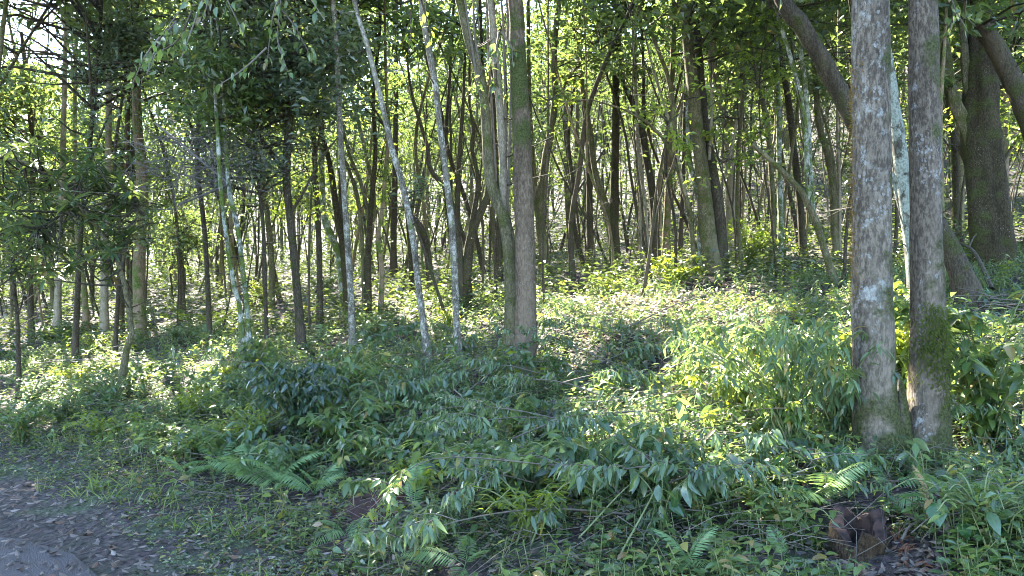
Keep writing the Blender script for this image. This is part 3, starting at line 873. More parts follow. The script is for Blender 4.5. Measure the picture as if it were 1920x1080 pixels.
tree('leaning_spotted_tree', 'thin trunk leaning left with a dead stub and two white-spotted stems', 12,
     [[(1567, 545, 15), (1556, 500, 13), (1545, 465, 13), (1532, 420, 13), (1519, 390, 13), (1502, 357, 11), (1462, 316, 10), (1430, 288, 9), (1410, 270, 8)],
      [(1520, 392, 11), (1514, 330, 10), (1511, 250, 10), (1500, 180, 9), (1486, 120, 8), (1457, 25, 7), (1450, 0, 7)],
      [(1524, 395, 10), (1520, 330, 9), (1516, 250, 9), (1512, 180, 8), (1505, 120, 8), (1484, 0, 7)]],
     ['b_olive', 'b_spot', 'b_spot'], CAN(40, 5.6, 9.5, 2.2), H=9.5, sides=12, ext=(1, 2))
tree('dark_leaning_tree', 'dark trunk leaning left behind the white-spotted stems', 18,
     [[(1507, 455, 15), (1500, 380, 13), (1491, 300, 13), (1476, 175, 12), (1456, 75, 11), (1448, 0, 10)], [(1470, 150, 7), (1445, 105, 6), (1425, 40, 5), (1422, 0, 4)]],
     'b_dark', CAN(45, 6.2, 11.5, 2.4), H=11)
tree('slender_pair_tree', 'two slender stems side by side left of the dead stub', 16,
     [[(1461, 490, 13), (1464, 420, 11), (1462, 350, 11), (1460, 225, 10), (1457, 100, 8), (1452, 0, 7)],
      [(1446, 485, 11), (1450, 420, 10), (1449, 370, 10), (1440, 250, 10), (1428, 180, 10), (1414, 120, 9), (1400, 50, 8), (1386, 0, 7)]],
     ['b_spot', 'b_olive'], CAN(40, 5.8, 11, 2.2), H=10, ext=(0, 1))
tree('dark_curving_tree', 'dark curving trunk at the left of the stand in the clearing', 19,
     [[(1230, 495, 17), (1228, 430, 16), (1225, 375, 16), (1213, 300, 14), (1200, 230, 12), (1185, 190, 10), (1168, 150, 8), (1160, 60, 7), (1156, 0, 6)],
      [(1214, 300, 8), (1207, 220, 7), (1206, 120, 6), (1200, 0, 5)]], 'b_dark', CAN(40, 6.2, 11.5, 2.3), H=10.5)
tree('brown_slim_tree', 'brown slim straight trunk between the dark curving one and the many-stemmed tree', 19.5,
     [[(1248, 490, 15), (1250, 420, 14), (1255, 320, 13), (1257, 200, 11), (1262, 100, 10), (1262, 0, 8)]], 'b_brown', CAN(35, 6.2, 11.5, 2.3), H=10.5)
tree('dark_slim_tree', 'dark slim straight stem close left of the many-stemmed tree', 22,
     [[(1274, 478, 10), (1277, 420, 9), (1280, 350, 8), (1284, 200, 7), (1288, 0, 6)]], 'b_dark', CAN(30, 7, 12, 2.2), H=11)
tree('light_slim_tree', 'two thin light stems in front of the dark curving trunk', 17,
     [[(1208, 495, 6), (1201, 460, 6), (1200, 360, 5), (1196, 240, 5), (1188, 120, 4), (1184, 0, 3)], [(1216, 500, 6), (1214, 430, 5), (1203, 330, 7), (1197, 280, 7), (1192, 150, 5), (1190, 0, 4)]],
     'b_tan', CAN(20, 6, 10, 1.6), H=9, ext=(0, 1))
tree('blue_grey_tree', 'blue-grey dark trunk between the S-curved and the V-forked trees', 21,
     [[(1108, 488, 15), (1106, 420, 13), (1105, 350, 12), (1101, 250, 11), (1090, 150, 9), (1085, 0, 7)]], 'b_dark', CAN(35, 7, 12, 2.2), H=11)
tree('far_grey_tree', 'greyish twin stem far behind the S-curved trunk', 25,
     [[(1070, 485, 13), (1066, 400, 12), (1062, 300, 11), (1060, 150, 9), (1062, 0, 7)], [(1078, 484, 8), (1072, 400, 9), (1080, 300, 8), (1082, 150, 7), (1075, 0, 5)]], 'b_olive', CAN(35, 7.5, 13, 2.4), H=12, ext=(0, 1))

# dark leaning stems behind the white trunks
tree('leaning_thicket_tree', 'mottled mossy trunk sweeping up left behind the first white trunk', 14.5,
     [[(648, 545, 18), (640, 500, 15), (625, 450, 14), (608, 410, 12), (604, 340, 11), (603, 250, 10), (606, 120, 8), (600, 0, 7)],
      [(650, 540, 16), (645, 470, 15), (632, 400, 13), (622, 330, 11), (612, 280, 9), (590, 210, 7), (570, 120, 6)]], ['b_spot', 'b_moss'], CAN(45, 4.8, 9.5, 2.0), H=9, ext=(0, 1))
tree('leaning_thicket_tree', 'brown mossy multi-stem between the first and second white trunks', 14,
     [[(690, 560, 14), (690, 500, 13), (692, 440, 11), (698, 360, 10), (704, 280, 8), (700, 180, 7), (712, 60, 6), (710, 0, 5)],
      [(684, 555, 9), (680, 470, 8), (672, 380, 8), (655, 320, 7), (640, 290, 5)], [(694, 430, 9), (684, 370, 8), (672, 330, 7), (655, 290, 6), (640, 230, 5)],
      [(713, 555, 11), (716, 500, 9), (708, 450, 8), (716, 400, 8), (722, 330, 8), (728, 240, 6), (722, 100, 5)]], ['b_moss', 'b_olive', 'b_olive', 'b_brown'], CAN(45, 4.8, 9.5, 2.0), H=9, ext=(0, 3))
tree('snapped_dark_tree', 'dark mossy broken trunk leaning left behind the second white trunk', 15.5,
     [[(812, 500, 15), (800, 460, 13), (790, 430, 13), (778, 412, 12), (772, 408, 8)], [(775, 500, 12), (765, 400, 11), (750, 330, 9), (735, 280, 8), (725, 180, 6), (720, 0, 5)]], ['b_dark', 'b_moss'], CAN(30, 5.5, 10, 1.8), H=9.5, ext=(1,))
tree('dark_slim_tree', 'dark slim trunk seen just left of the vine-hung tan tree', 17,
     [[(936, 505, 13), (935, 450, 12), (936, 400, 11), (930, 330, 9), (926, 200, 8), (926, 0, 6)]], 'b_dark', CAN(30, 6, 11, 2), H=10)
tree('dark_slim_tree', 'dark upright trunk far behind between first and second white trunks', 22,
     [[(738, 500, 13), (738, 440, 12), (740, 360, 11), (742, 200, 9), (744, 0, 7)]], 'b_dark', CAN(35, 7, 12, 2.4), H=11)

# right-hand side
gm_, gmb_ = tree('great_mossy_tree', 'massive dark mossy trunk with spreading limbs at the right edge', 12.5,
     [[(1874, 545, 84), (1867, 500, 76), (1856, 420, 67), (1845, 320, 64), (1838, 230, 60), (1838, 150, 52), (1838, 60, 46), (1836, 0, 44)],
      [(1822, 270, 26), (1805, 225, 24), (1786, 185, 21), (1776, 120, 18), (1766, 50, 15), (1750, 0, 13)], [(1826, 240, 18), (1812, 150, 15), (1806, 60, 13), (1800, 0, 12)]],
     ['b_moss', 'b_olive', 'b_olive'], CAN(90, 6.4, 11, 2.8), H=10.5, sides=26, wob=.06, flare=1.05, flute=lambda th, t: 1 + .11 * np.cos(3 * th + 2 + 2 * t) + .06 * np.cos(7 * th + 1))
roots(gm_, gmb_, 6, .08, .7, 'b_moss')
tree('slanting_limb_tree', 'dark limb slanting down to the right edge across the massive mossy trunk', 11,
     [[(1990, 520, 50), (1975, 400, 45), (1945, 270, 40), (1915, 190, 36), (1893, 140, 35), (1862, 80, 32), (1820, 30, 28), (1795, 0, 26)]], 'b_dark', CAN(50, 5.2, 9.5, 2.4), H=9, sides=14, wob=.05)
tree('brown_rear_tree', 'brown trunk rising behind the massive mossy trunk at the right edge', 16,
     [[(1872, 470, 26), (1876, 400, 22), (1880, 330, 21), (1878, 240, 21), (1886, 180, 18), (1897, 100, 16), (1902, 0, 14)]], 'b_brown', CAN(40, 5.5, 11, 2.4), H=10)
tree('bowed_dark_tree', 'thick dark trunk bowing from behind the twin trunks to the upper left', 9.5,
     [[(1826, 580, 44), (1808, 530, 38), (1786, 480, 36), (1762, 430, 34), (1720, 360, 33), (1660, 290, 34), (1603, 225, 36), (1570, 165, 35), (1535, 100, 33), (1500, 45, 30), (1468, 0, 28)]],
     'b_dark', CAN(55, 6.0, 9.5, 2.2), H=9, sides=18, wob=.07)
tree('pale_crusted_tree', 'leaning trunk crusted pale green, seen between the twin trunks', 7.6,
     [[(1722, 640, 30), (1716, 540, 28), (1708, 450, 27), (1698, 370, 27), (1689, 300, 26), (1680, 230, 25), (1668, 150, 23), (1650, 0, 20)],
      [(1708, 470, 16), (1695, 410, 15), (1684, 360, 14), (1672, 325, 12)]], 'b_pale', CAN(40, 4.8, 8.5, 2.0), H=8, sides=16)
tree('slim_mossy_tree', 'slim dark stem with a lit edge, right of the twin trunks', 17,
     [[(1790, 420, 14), (1792, 360, 12), (1788, 260, 11), (1779, 200, 9), (1770, 100, 8), (1772, 0, 7)]], 'b_moss', CAN(35, 5.8, 11, 2.2), H=10)
tree('rust_edged_tree', 'thin reddish stem close against the right side of the twin trunks', 10,
     [[(1768, 470, 9), (1767, 400, 8), (1765, 320, 8), (1764, 200, 7), (1770, 100, 6), (1775, 0, 5)]], 'b_brown', CAN(20, 4.8, 8, 1.6), H=8)
tree('hollow_lit_tree', 'grey crooked trunk seen left of the twin trunks under the bowed limb', 17,
     [[(1567, 410, 14), (1561, 350, 13), (1552, 290, 13), (1535, 230, 12), (1530, 160, 10), (1520, 60, 8), (1515, 0, 7)], [(1575, 440, 6), (1574, 340, 6), (1570, 240, 5), (1572, 100, 4), (1575, 0, 4)]],
     ['b_olive', 'b_tan'], CAN(35, 5.8, 11, 2.2), H=10, ext=(0, 1))
tree('grey_right_tree', 'grey straight stem deep in the wood left of the massive mossy trunk', 20,
     [[(1798, 370, 17), (1800, 300, 15), (1796, 200, 13), (1793, 90, 11), (1790, 0, 9)]], 'b_olive', CAN(40, 6.5, 12, 2.4), H=11)

# ------------------------------------------------------------------ the stand behind: slimmer trees, saplings
def free(x, y, gap):
    return all((x - a) ** 2 + (y - b) ** 2 > gap * gap for a, b in TREE_XY)


KINDS = [('slender_dark_tree', 'slender dark trunk among the crowded trees deep in the wood', 'dark slender trees deep in the wood', 'b_dark'),
         ('slender_mossy_tree', 'slender olive mossy trunk among the crowded trees deep in the wood', 'mossy slender trees deep in the wood', 'b_olive'),
         ('slender_pale_tree', 'slender pale lichened trunk among the crowded trees deep in the wood', 'pale slender trees deep in the wood', 'b_tan'),
         ('slender_brown_tree', 'slender brown trunk among the crowded trees deep in the wood', 'brown slender trees deep in the wood', 'b_brown')]


def wild_stem(x, y, H, r, bend, lean=.10):
    b = float(ground_h(x, y)) - .1
    p = np.array([x, y, b]); dr = np.array([rng.normal() * lean, rng.normal() * lean, 1.])
    rows = [[*p, r * 1.15]]
    k = max(4, int(H / 1.1))
    for j in range(k):
        dr = nrm(dr + np.array([rng.normal() * bend, rng.normal() * bend, .12]))
        p = p + dr * H / k
        rows.append([*p, r * (1 - .75 * (j + 1) / k)])
    return np.array(rows)


def fill_tree(x, y, kind, H, r, spec, bend=.10, lean=.10):
    name, label, group, bark = kind
    base = np.array([x, y, float(ground_h(x, y))])
    root = tag(link(name, None, loc=base), label, 'tree', group)
    s = wild_stem(x, y, H, r, bend, lean)
    q = spline(s, max(10, int(H / .4)))
    link('trunk', tube(MB(), q[:, :3], q[:, 3], 7, .05).mesh('trunk', M[bark], base), root)
    nodes = [q[:, :3]]
    stubs(root, base, q, int(rng.integers(3, 9)), M['limb'])
    if rng.random() < .45:                       # a fork
        i0 = rng.integers(len(q) // 6, len(q) // 2)
        p = q[i0, :3]; dr = nrm(np.array([rng.normal() * .35, rng.normal() * .35, 1.]))
        rows = [[*p, q[i0, 3] * .75]]
        for j in range(5):
            dr = nrm(dr + np.array([rng.normal() * bend, rng.normal() * bend, .25])); p = p + dr * (H - q[i0, 2] + base[2]) / 5.5
            rows.append([*p, q[i0, 3] * .75 * (1 - .15 * (j + 1))])
        q2 = spline(rows, 14)
        link('branch', tube(MB(), q2[:, :3], q2[:, 3], 7, .04).mesh('branch', M[bark], base), root)
        nodes.append(q2[:, :3])
    if spec:
        mat, nc, per, ln, reach, z0, z1 = spec
        crown(root, base, np.vstack(nodes), (mat, nc, per, ln, reach, base[2] + z0, base[2] + z1))
    TREE_XY.append((x, y))
    return root


cnt = 0
for tries in range(4000):
    if cnt >= 275:
        break
    y = 15 + 33 * rng.random() ** 1.1
    x = rng.uniform(-.74, .74) * y
    if sdist(x, y) < 3 or not free(x, y, .72):
        continue
    cnt += 1
    k = KINDS[rng.choice(4, p=[.48, .28, .1, .14])]
    H = rng.uniform(8, 13)
    fill_tree(x, y, k, H, rng.uniform(.022, .068), ('canopy', 23, 32, .125 + .0015 * y, rng.uniform(1.3, 2.3), rng.uniform(3.6, 5.2), H + 1), .15)

# trees added beside and beyond the frame toward the sun to shade the bank
cnt = 0
for tries in range(3000):
    if cnt >= 17:
        break
    y = rng.uniform(9, 30); x = -rng.uniform(.68, 1.0) * y - 1.0
    if sdist(x, y) < .8 or not free(x, y, 1.7):
        continue
    cnt += 1
    fill_tree(x, y, ('added_shade_tree', 'leafy tree added beside the view to shade the bank', 'trees added for shade along the road', 'b_olive'), rng.uniform(8, 11), .08,
              ('canopy', 60, 70, .18, 2.4, 3.8, 12))

for x, y, H in ((-7.7, 11.3, 10), (-6.6, 9.7, 9.5), (-5.9, 8.3, 9)):  # unseen trees added to keep the sun off the road
    fill_tree(x, y, ('added_shade_tree', 'leafy tree added beside the view to shade the bank', 'trees added for shade along the road', 'b_olive'), H, .08,
              ('canopy', 110, 60, .19, 2.2, 5.6, 11), .02, .01)
SAP = ('thin_sapling', 'thin leafy sapling growing between the trunks of the wood', 'thin saplings between the trunks', 'b_dark')
cnt = 0
for tries in range(6000):
    if cnt >= 140:
        break
    y = 12.5 + 22 * rng.random() ** 1.2
    x = rng.uniform(-.70, .70) * y
    if sdist(x, y) < 4.5 or not free(x, y, .55):
        continue
    cnt += 1
    H = rng.uniform(3.5, 8.5)
    fill_tree(x, y, SAP, H, rng.uniform(.012, .032), (rng.choice(['canopy', 'light', 'canopy', 'glossy']), 16, 26, .12, rng.uniform(.5, 1.1), 1.8, H + .5), .14)

# the leafy understorey deep between the trunks, too dense to count
mb = MB(); nb = 1700
d = 21 + 27 * rng.random(nb) ** .9; x = rng.uniform(-.78, .78, nb) * d
h0 = rng.random(nb) ** 1.4 * 8.5
zc = ground_h(x, d) + h0 + .2
c = np.stack([x, d, zc], -1); c = c[(sdist(x, d) > 4)]
per = 44
pos = (c[:, None] + rng.normal(size=(len(c), per, 3)) * np.array([.55, .5, .34])).reshape(-1, 3)
pos = pos[lit_gap(pos)]; n = len(pos)
scatter(mb, T_FLAT, pos, unit(n) * np.array([1, 1, .5]) + np.array([0, 0, -.2]), rng.normal(size=(n, 3)) * .6 + np.array([0, 0, 1.]), rng.uniform(.09, .22, n))
tag(link('understorey_foliage', mb.mesh('understorey_foliage', M['thicket'], smooth=False)), 'leafy thicket filling the depth of the wood between trunks', 'thicket', kind='stuff')

# leaves of the far wood, beyond where single trees can be told apart
mb = MB(); n = 88000
d = rng.uniform(46, 115, n); x = rng.uniform(-.85, .85, n) * d
clx = np.sin(x * .55 + 1.3) + np.sin(d * .7 + x * .21) + np.sin(x * 1.7 + d * .3)
z = ground_h(x, d) + rng.uniform(0, 1, n) ** 1.2 * 14
keep = rng.random(n) < np.clip(.55 + .28 * clx + .2 * np.sin(z * 1.1 + x * .6), .08, 1)
pos = np.stack([x, d, z], -1)[keep]; n = len(pos)
scatter(mb, T_FLAT, pos, unit(n), rng.normal(size=(n, 3)) + np.array([0, 0, .8]), d[keep] / 75 * rng.uniform(.22, .5, n))
tag(link('distant_forest', mb.mesh('distant_forest', M['thicket'], smooth=False)), 'far leaves of the wood closing the view', 'forest', kind='stuff')
mb = MB(); n = 900
d = rng.uniform(42, 100, n); x = rng.uniform(-.8, .8, n) * d; z = ground_h(x, d)
prisms(mb, np.stack([x, d, z - .2], -1), np.stack([x + rng.normal(size=n) * .9, d, z + rng.uniform(8, 15, n)], -1), rng.uniform(.05, .14, n), .03)
tag(link('distant_trunks_forest', mb.mesh('distant_trunks', M['b_olive'])), 'far thin trunks of the wood closing the view', 'forest', kind='stuff')

# ------------------------------------------------------------------ hanging sprays and the dead tangle
def spray(name, label, pts, d, mat, ln, per, bark='twig', group=None, tm=T_OVATE, depth=.4):
    """a leafy bough that reaches into the picture: pts are pixel points of its twigs, [(from, to), ...]"""
    base = P(pts[0][0][0], pts[0][0][1], d)
    root = tag(link(name, None, loc=base), label, 'branch', group)
    tw = MB(); lv = MB()
    for (a, b) in pts:
        A_, B_ = P(*a, d + rng.normal() * depth * .3), P(*b, d + rng.normal() * depth)
        mid = (A_ + B_) / 2 + rng.normal(size=3) * .05
        q = spline([A_, mid, B_], 10)
        tube(tw, q, np.linspace(.012, .004, 10), 5)
        k = per
        t = rng.uniform(.25, 1, k)
        i = (t * 9).astype(int)
        pos = q[i] + rng.normal(size=(k, 3)) * .03
        ax = nrm(B_ - A_) * .5 + unit(k) * .8 + np.array([0, 0, -.35])
        scatter(lv, tm, pos, ax, rng.normal(size=(k, 3)) * .4 + np.array([0, 0, 1.]), ln * rng.uniform(.7, 1.2, k))
    link('twig', tw.mesh('twig', M[bark], base), root)
    link('foliage', lv.mesh('foliage', M[mat], base), root)


spray('hanging_bough', 'bright green leafy bough hanging in from the top at the upper left', [((420, -160), (380, 40)), ((400, -60), (300, 70)), ((360, 20), (262, 110)), ((330, 40), (275, 140)), ((380, 0), (340, 110)), ((300, 70), (245, 165)), ((410, -80), (460, 70))], 7.2, 'herb', .10, 16)
spray('hanging_bough', 'leafy bough with rounded green leaves hanging left of the first white trunk', [((560, -160), (520, 60)), ((540, -40), (500, 130)), ((520, 60), (545, 150)), ((530, 20), (585, 110)), ((560, -100), (610, 40)), ((500, 90), (410, 160))], 8.0, 'herb', .10, 15)
spray('hanging_bough', 'sunlit leaf clusters hanging among the vines of the vine-hung tree', [((935, 60), (925, 130)), ((925, 100), (900, 150)), ((930, 120), (950, 190)), ((905, 130), (885, 170)), ((940, 60), (960, 120)), ((890, 150), (905, 200))], 9.0, 'herb', .09, 16)
spray('hanging_bough', 'few yellowing leaves hanging between the second and third white trunks', [((790, -100), (800, 60)), ((790, 0), (815, 90)), ((770, 20), (765, 100))], 8.6, 'light', .09, 9)
spray('hanging_bough', 'thin bough with pale leaves hanging in front of the massive mossy trunk', [((1800, -80), (1815, 60)), ((1810, 0), (1830, 50)), ((1800, 20), (1780, 60))], 8.0, 'herb', .09, 8)

mb = MB()
c0 = P(365, 300, 11.0)
for k in range(150):
    a = c0 + rng.normal(size=3) * np.array([.42, .35, .28])
    dv = nrm(np.array([rng.normal(), rng.normal() * .6, rng.normal() * .45]))
    b = a + dv * rng.uniform(.3, 1.0)
    q = spline([a, (a + b) / 2 + rng.normal(size=3) * .09, b], 7)
    tube(mb, q, np.linspace(.007, .002, 7), 4)
    e = q[3] + unit(1)[0] * .3
    tube(mb, spline([q[3], (q[3] + e) / 2 + rng.normal(size=3) * .04, e], 4), np.linspace(.004, .0015, 4), 3)
for k in range(5):
    tube(mb, spline([P(430, 345, 10.6), c0 + rng.normal(size=3) * .3, P(300 + 30 * k, 250 + 22 * k, 11)], 12), np.linspace(.018, .006, 12), 5)
tag(link('dead_branch_tangle', mb.mesh('dead_branch_tangle', M['dead'])), 'grey tangle of bare dead twigs beside the pair of thin leaning stems', 'dead branch', kind='stuff')

# ------------------------------------------------------------------ undergrowth on the bank
def patch_noise(x, y, ph=0.):
    return (np.sin(1.7 * x + 1.1 * y + ph) + np.sin(2.6 * y - 1.3 * x + 2 * ph + 1) + np.sin(.8 * x + 3.1 * y + 3 * ph + 2) + .8 * np.sin(4.3 * x + 3.7 * y + ph)) / 3.8


def field(n, d0, d1, pw=1.0, margin=.74):
    d = d0 + (d1 - d0) * rng.random(n) ** pw
    return rng.uniform(-margin, margin, n) * d, d


STUMP = hit(1612, 1048)
CLEAR = [hit(a, b) for a, b in ((475, 905), (520, 915), (590, 930), (345, 905), (410, 880), (645, 1010), (740, 935), (775, 960), (870, 1075), (1585, 925), (1545, 960), (1665, 920), (1000, 1015), (1470, 1060), (695, 950))]


def off_stump(x, y):
    ok = ((x - STUMP[0]) / .26) ** 2 + ((y - STUMP[1] + .25) / .42) ** 2 > 1
    for q in CLEAR:                                  # little room is left round the ferns and the feathery shrub
        ok &= ((x - q[0]) / .15) ** 2 + ((y - q[1] + .10) / .20) ** 2 > 1
    return ok


def herbs(mbL, mbS, x, y, hgt, k, tm, ln, tilt=(-.2, .6), droop_axis=-.1, stem_r=.004, every=1):
    kk = off_stump(x, y); x, y, hgt = x[kk], y[kk], hgt[kk]
    if np.ndim(ln):
        ln = ln[kk]
    n = len(x)
    b = np.stack([x, y, ground_h(x, y) - .02], -1)
    top = b + np.stack([rng.normal(size=n) * .25 * hgt, rng.normal(size=n) * .25 * hgt, hgt], -1)
    prisms(mbS, b[::every], top[::every], stem_r, stem_r * .5)
    t = (np.arange(k)[None] + rng.random((n, k))) / k * .8 + .25
    az = rng.uniform(0, 6.28, n)[:, None] + np.arange(k)[None] * 2.4
    pos = b[:, None] + (top - b)[:, None] * t[..., None]
    el = rng.uniform(tilt[0], tilt[1], (n, k))
    ax = np.stack([np.cos(az) * np.cos(el), np.sin(az) * np.cos(el), np.sin(el) + droop_axis], -1)
    up = np.array([0, 0, 1.]) + .35 * rng.normal(size=(n, k, 3))
    sz = (ln[:, None] if np.ndim(ln) else ln) * rng.uniform(.6, 1.25, (n, k))
    pos, ax, up, sz = pos.reshape(-1, 3), ax.reshape(-1, 3), up.reshape(-1, 3), sz.ravel()
    scatter(mbL, tm, pos, ax, up, sz)


def stuff(name, label, cat, mbL, mat, smooth=True):
    tag(link(name, mbL.mesh(name, M[mat], smooth=smooth)), label, cat, kind='stuff')


stems = MB()
# broad mass of herbs over the bank
L = MB(); x, y = field(14500, 3.4, 15.5, 1.25)
s = sdist(x, y); cl = np.exp(-(((x - 2.4) / 1.5) ** 2 + ((y - 13) / 1.8) ** 2)); k = (s > .3) & (rng.random(len(x)) < (1 - .75 * cl) * np.clip(.62 + .55 * patch_noise(x, y), .05, 1) * np.clip((s - .1) / .9, .15, 1))
near = k & (y < 9); far = k & (y >= 9)
herbs(L, stems, x[near], y[near], rng.uniform(.06, .26, near.sum()), 8, T_OVATE, rng.uniform(.04, .075, near.sum()))
herbs(L, stems, x[far], y[far], rng.uniform(.06, .28, far.sum()), 8, T_FLAT, rng.uniform(.045, .08, far.sum()), every=2)
stuff('herb_undergrowth', 'leafy green herbs covering the bank', 'undergrowth', L, 'herb')
# lance-leaved shoots
L = MB(); x, y = field(5000, 4.6, 14, 1.2)
s = sdist(x, y); k = (s > 1.5) & (rng.random(len(x)) < np.clip(.45 + .7 * patch_noise(x, y, 1.7), .02, 1))
herbs(L, stems, x[k], y[k], rng.uniform(.10, .34, k.sum()), 9, T_LANCE, rng.uniform(.07, .12, k.sum()), tilt=(-.9, .35), droop_axis=-.25)
stuff('lance_leaved_undergrowth', 'narrow-leaved shoots wilting over the bank', 'undergrowth', L, 'lance')
# dark broad-leaved plants
L = MB(); x, y = field(2600, 4.8, 13, 1.1)
s = sdist(x, y); k = (s > 1.6) & (rng.random(len(x)) < np.clip(.25 + .9 * patch_noise(x, y, 2.9), .0, 1))
herbs(L, stems, x[k], y[k], rng.uniform(.12, .4, k.sum()), 6, leaf_tmpl('six', .38, .3, .3), rng.uniform(.08, .15, k.sum()), tilt=(-.7, .5), droop_axis=-.2)
stuff('broad_leaved_undergrowth', 'dark broad-leaved plants on the bank', 'undergrowth', L, 'broad')
# sunny olive herbs
L = MB(); x, y = field(2200, 7, 22, 1.0)
s = sdist(x, y); k = (s > 2) & (rng.random(len(x)) < np.clip(.2 + .9 * patch_noise(x, y, 4.1), .03, 1))
herbs(L, stems, x[k], y[k], rng.uniform(.15, .45, k.sum()), 9, T_OVATE, .095)
stuff('olive_undergrowth', 'yellow-green herbs in the clearing', 'undergrowth', L, 'olive')
# tiny plants by the road
L = MB(); x, y = field(23000, 3.2, 9.5, 1.15)
s = sdist(x, y); k = (s > -.15 + .3 * patch_noise(x * 2, y * 2)) & (rng.random(len(x)) < np.clip(np.minimum(1.15, .75 + s * .8) - s / 6 + .5 * patch_noise(x, y, 2.5), .05, 1))
herbs(L, stems, x[k], y[k], rng.uniform(.02, .10, k.sum()), 6, T_FLAT, rng.uniform(.018, .045, k.sum()), stem_r=.002, every=6)
stuff('creeping_undergrowth', 'tiny creeping plants along the foot of the bank', 'undergrowth', L, 'small', False)
# undergrowth deeper in the wood
L = MB(); x, y = field(7600, 13, 45, 1.3)
s = sdist(x, y); k = (s > 2) & (rng.random(len(x)) < np.clip(.55 + .7 * patch_noise(x * .5, y * .5, 3.3), .05, 1))
herbs(L, stems, x[k], y[k], rng.uniform(.15, .7, k.sum()), 9, T_FLAT, .13, every=2)
stuff('woodland_undergrowth', 'low leafy plants on the woodland floor between the trunks', 'undergrowth', L, 'thicket', False)
stuff('undergrowth_stalks_weeds', 'thin stalks of the plants on the bank', 'undergrowth', stems, 'stalk')

# grass by the road
L = MB(); n = 900
x, y = field(n, 3.8, 9, 1.0); s = sdist(x, y)
k = (s > -.1) & (s < 1.8) & (patch_noise(x * 1.4, y * 1.4, 5.2) > .1)
x, y = x[k], y[k]
for j in range(9):
    b = np.stack([x + rng.normal(size=len(x)) * .03, y + rng.normal(size=len(x)) * .03, ground_h(x, y)], -1)
    ax = np.stack([rng.normal(size=len(x)) * .6, rng.normal(size=len(x)) * .6, np.ones(len(x))], -1)
    scatter(L, leaf_tmpl('six', .07, .55, .3), b, ax, rng.normal(size=(len(x), 3)) + np.array([0, 0, .3]), rng.uniform(.05, .15, len(x)))
stuff('grass', 'tufts of thin grass at the foot of the bank', 'grass', L, 'grass')

# fallen leaves
L = MB(); n = 20000
x, y = field(n, 3.0, 13, 1.35, .80); s = sdist(x, y)
k = (rng.random(n) < np.where(s < -.2, np.clip(1.0 + s * .38, .06, 1), .75))
x, y, s = x[k], y[k], s[k]; x = np.concatenate([x, STUMP[0] + rng.normal(size=700) * .3]); y = np.concatenate([y, STUMP[1] - .15 + rng.normal(size=700) * .26]); n = len(x)
pos = np.stack([x, y, ground_h(x, y) + rng.uniform(.016, .045, n)], -1)
ax = np.stack([rng.normal(size=n), rng.normal(size=n), rng.normal(size=n) * .22], -1)
scatter(L, leaf_tmpl('six', .42, .18, -.7), pos, ax, rng.normal(size=(n, 3)) * .25 + np.array([0, 0, 1.]), rng.uniform(.025, .075, n))
stuff('leaf_litter', 'brown fallen leaves scattered over road edge and bank', 'fallen leaves', L, 'litter')

# pale dry leaves strewn in the clearing, their colour brightening its sun patch
L = MB(); n = 5200
c0 = hit(1220, 592)
x = c0[0] + rng.normal(size=n) * 1.25; y = c0[1] + rng.normal(size=n) * 1.5
pos = np.stack([x, y, ground_h(x, y) + rng.uniform(.02, .09, n)], -1)
ax = np.stack([rng.normal(size=n), rng.normal(size=n), rng.normal(size=n) * .25], -1)
scatter(L, leaf_tmpl('six', .42, .18, -.7), pos, ax, rng.normal(size=(n, 3)) * .3 + np.array([0, 0, 1.]), rng.uniform(.05, .11, n))
M['dry_litter'] = leaf_mat('dry litter leaf', [(.12, .085, .06), (.22, .17, .12), (.34, .28, .21), (.42, .36, .28)], tf=.15, rough=.45, old=0, trans=(.4, .3, .15))
stuff('dry_leaf_litter', 'pale dry leaves strewn to brighten the sun patch in the clearing', 'fallen leaves', L, 'dry_litter')

# thin twigs lying everywhere
L = MB(); n = 2600
x, y = field(n, 3.8, 14, 1.2); s = sdist(x, y); k = s > .2
x, y = x[k], y[k]; n = len(x)
a = np.stack([x, y, ground_h(x, y) + rng.uniform(.02, .22, n)], -1)
th = rng.normal(.25, .7, n); ln = rng.uniform(.10, .5, n)
b = a + np.stack([np.cos(th) * ln, np.sin(th) * ln * .6, np.zeros(n)], -1)
b[:, 2] = ground_h(b[:, 0], b[:, 1]) + rng.uniform(.02, .25, n)
prisms(L, a, b, rng.uniform(.0015, .004, n), .001, rng.normal(size=(n, 3)) * .03)
stuff('twig_debris', 'thin dry twigs littering the bank', 'twigs', L, 'twig')

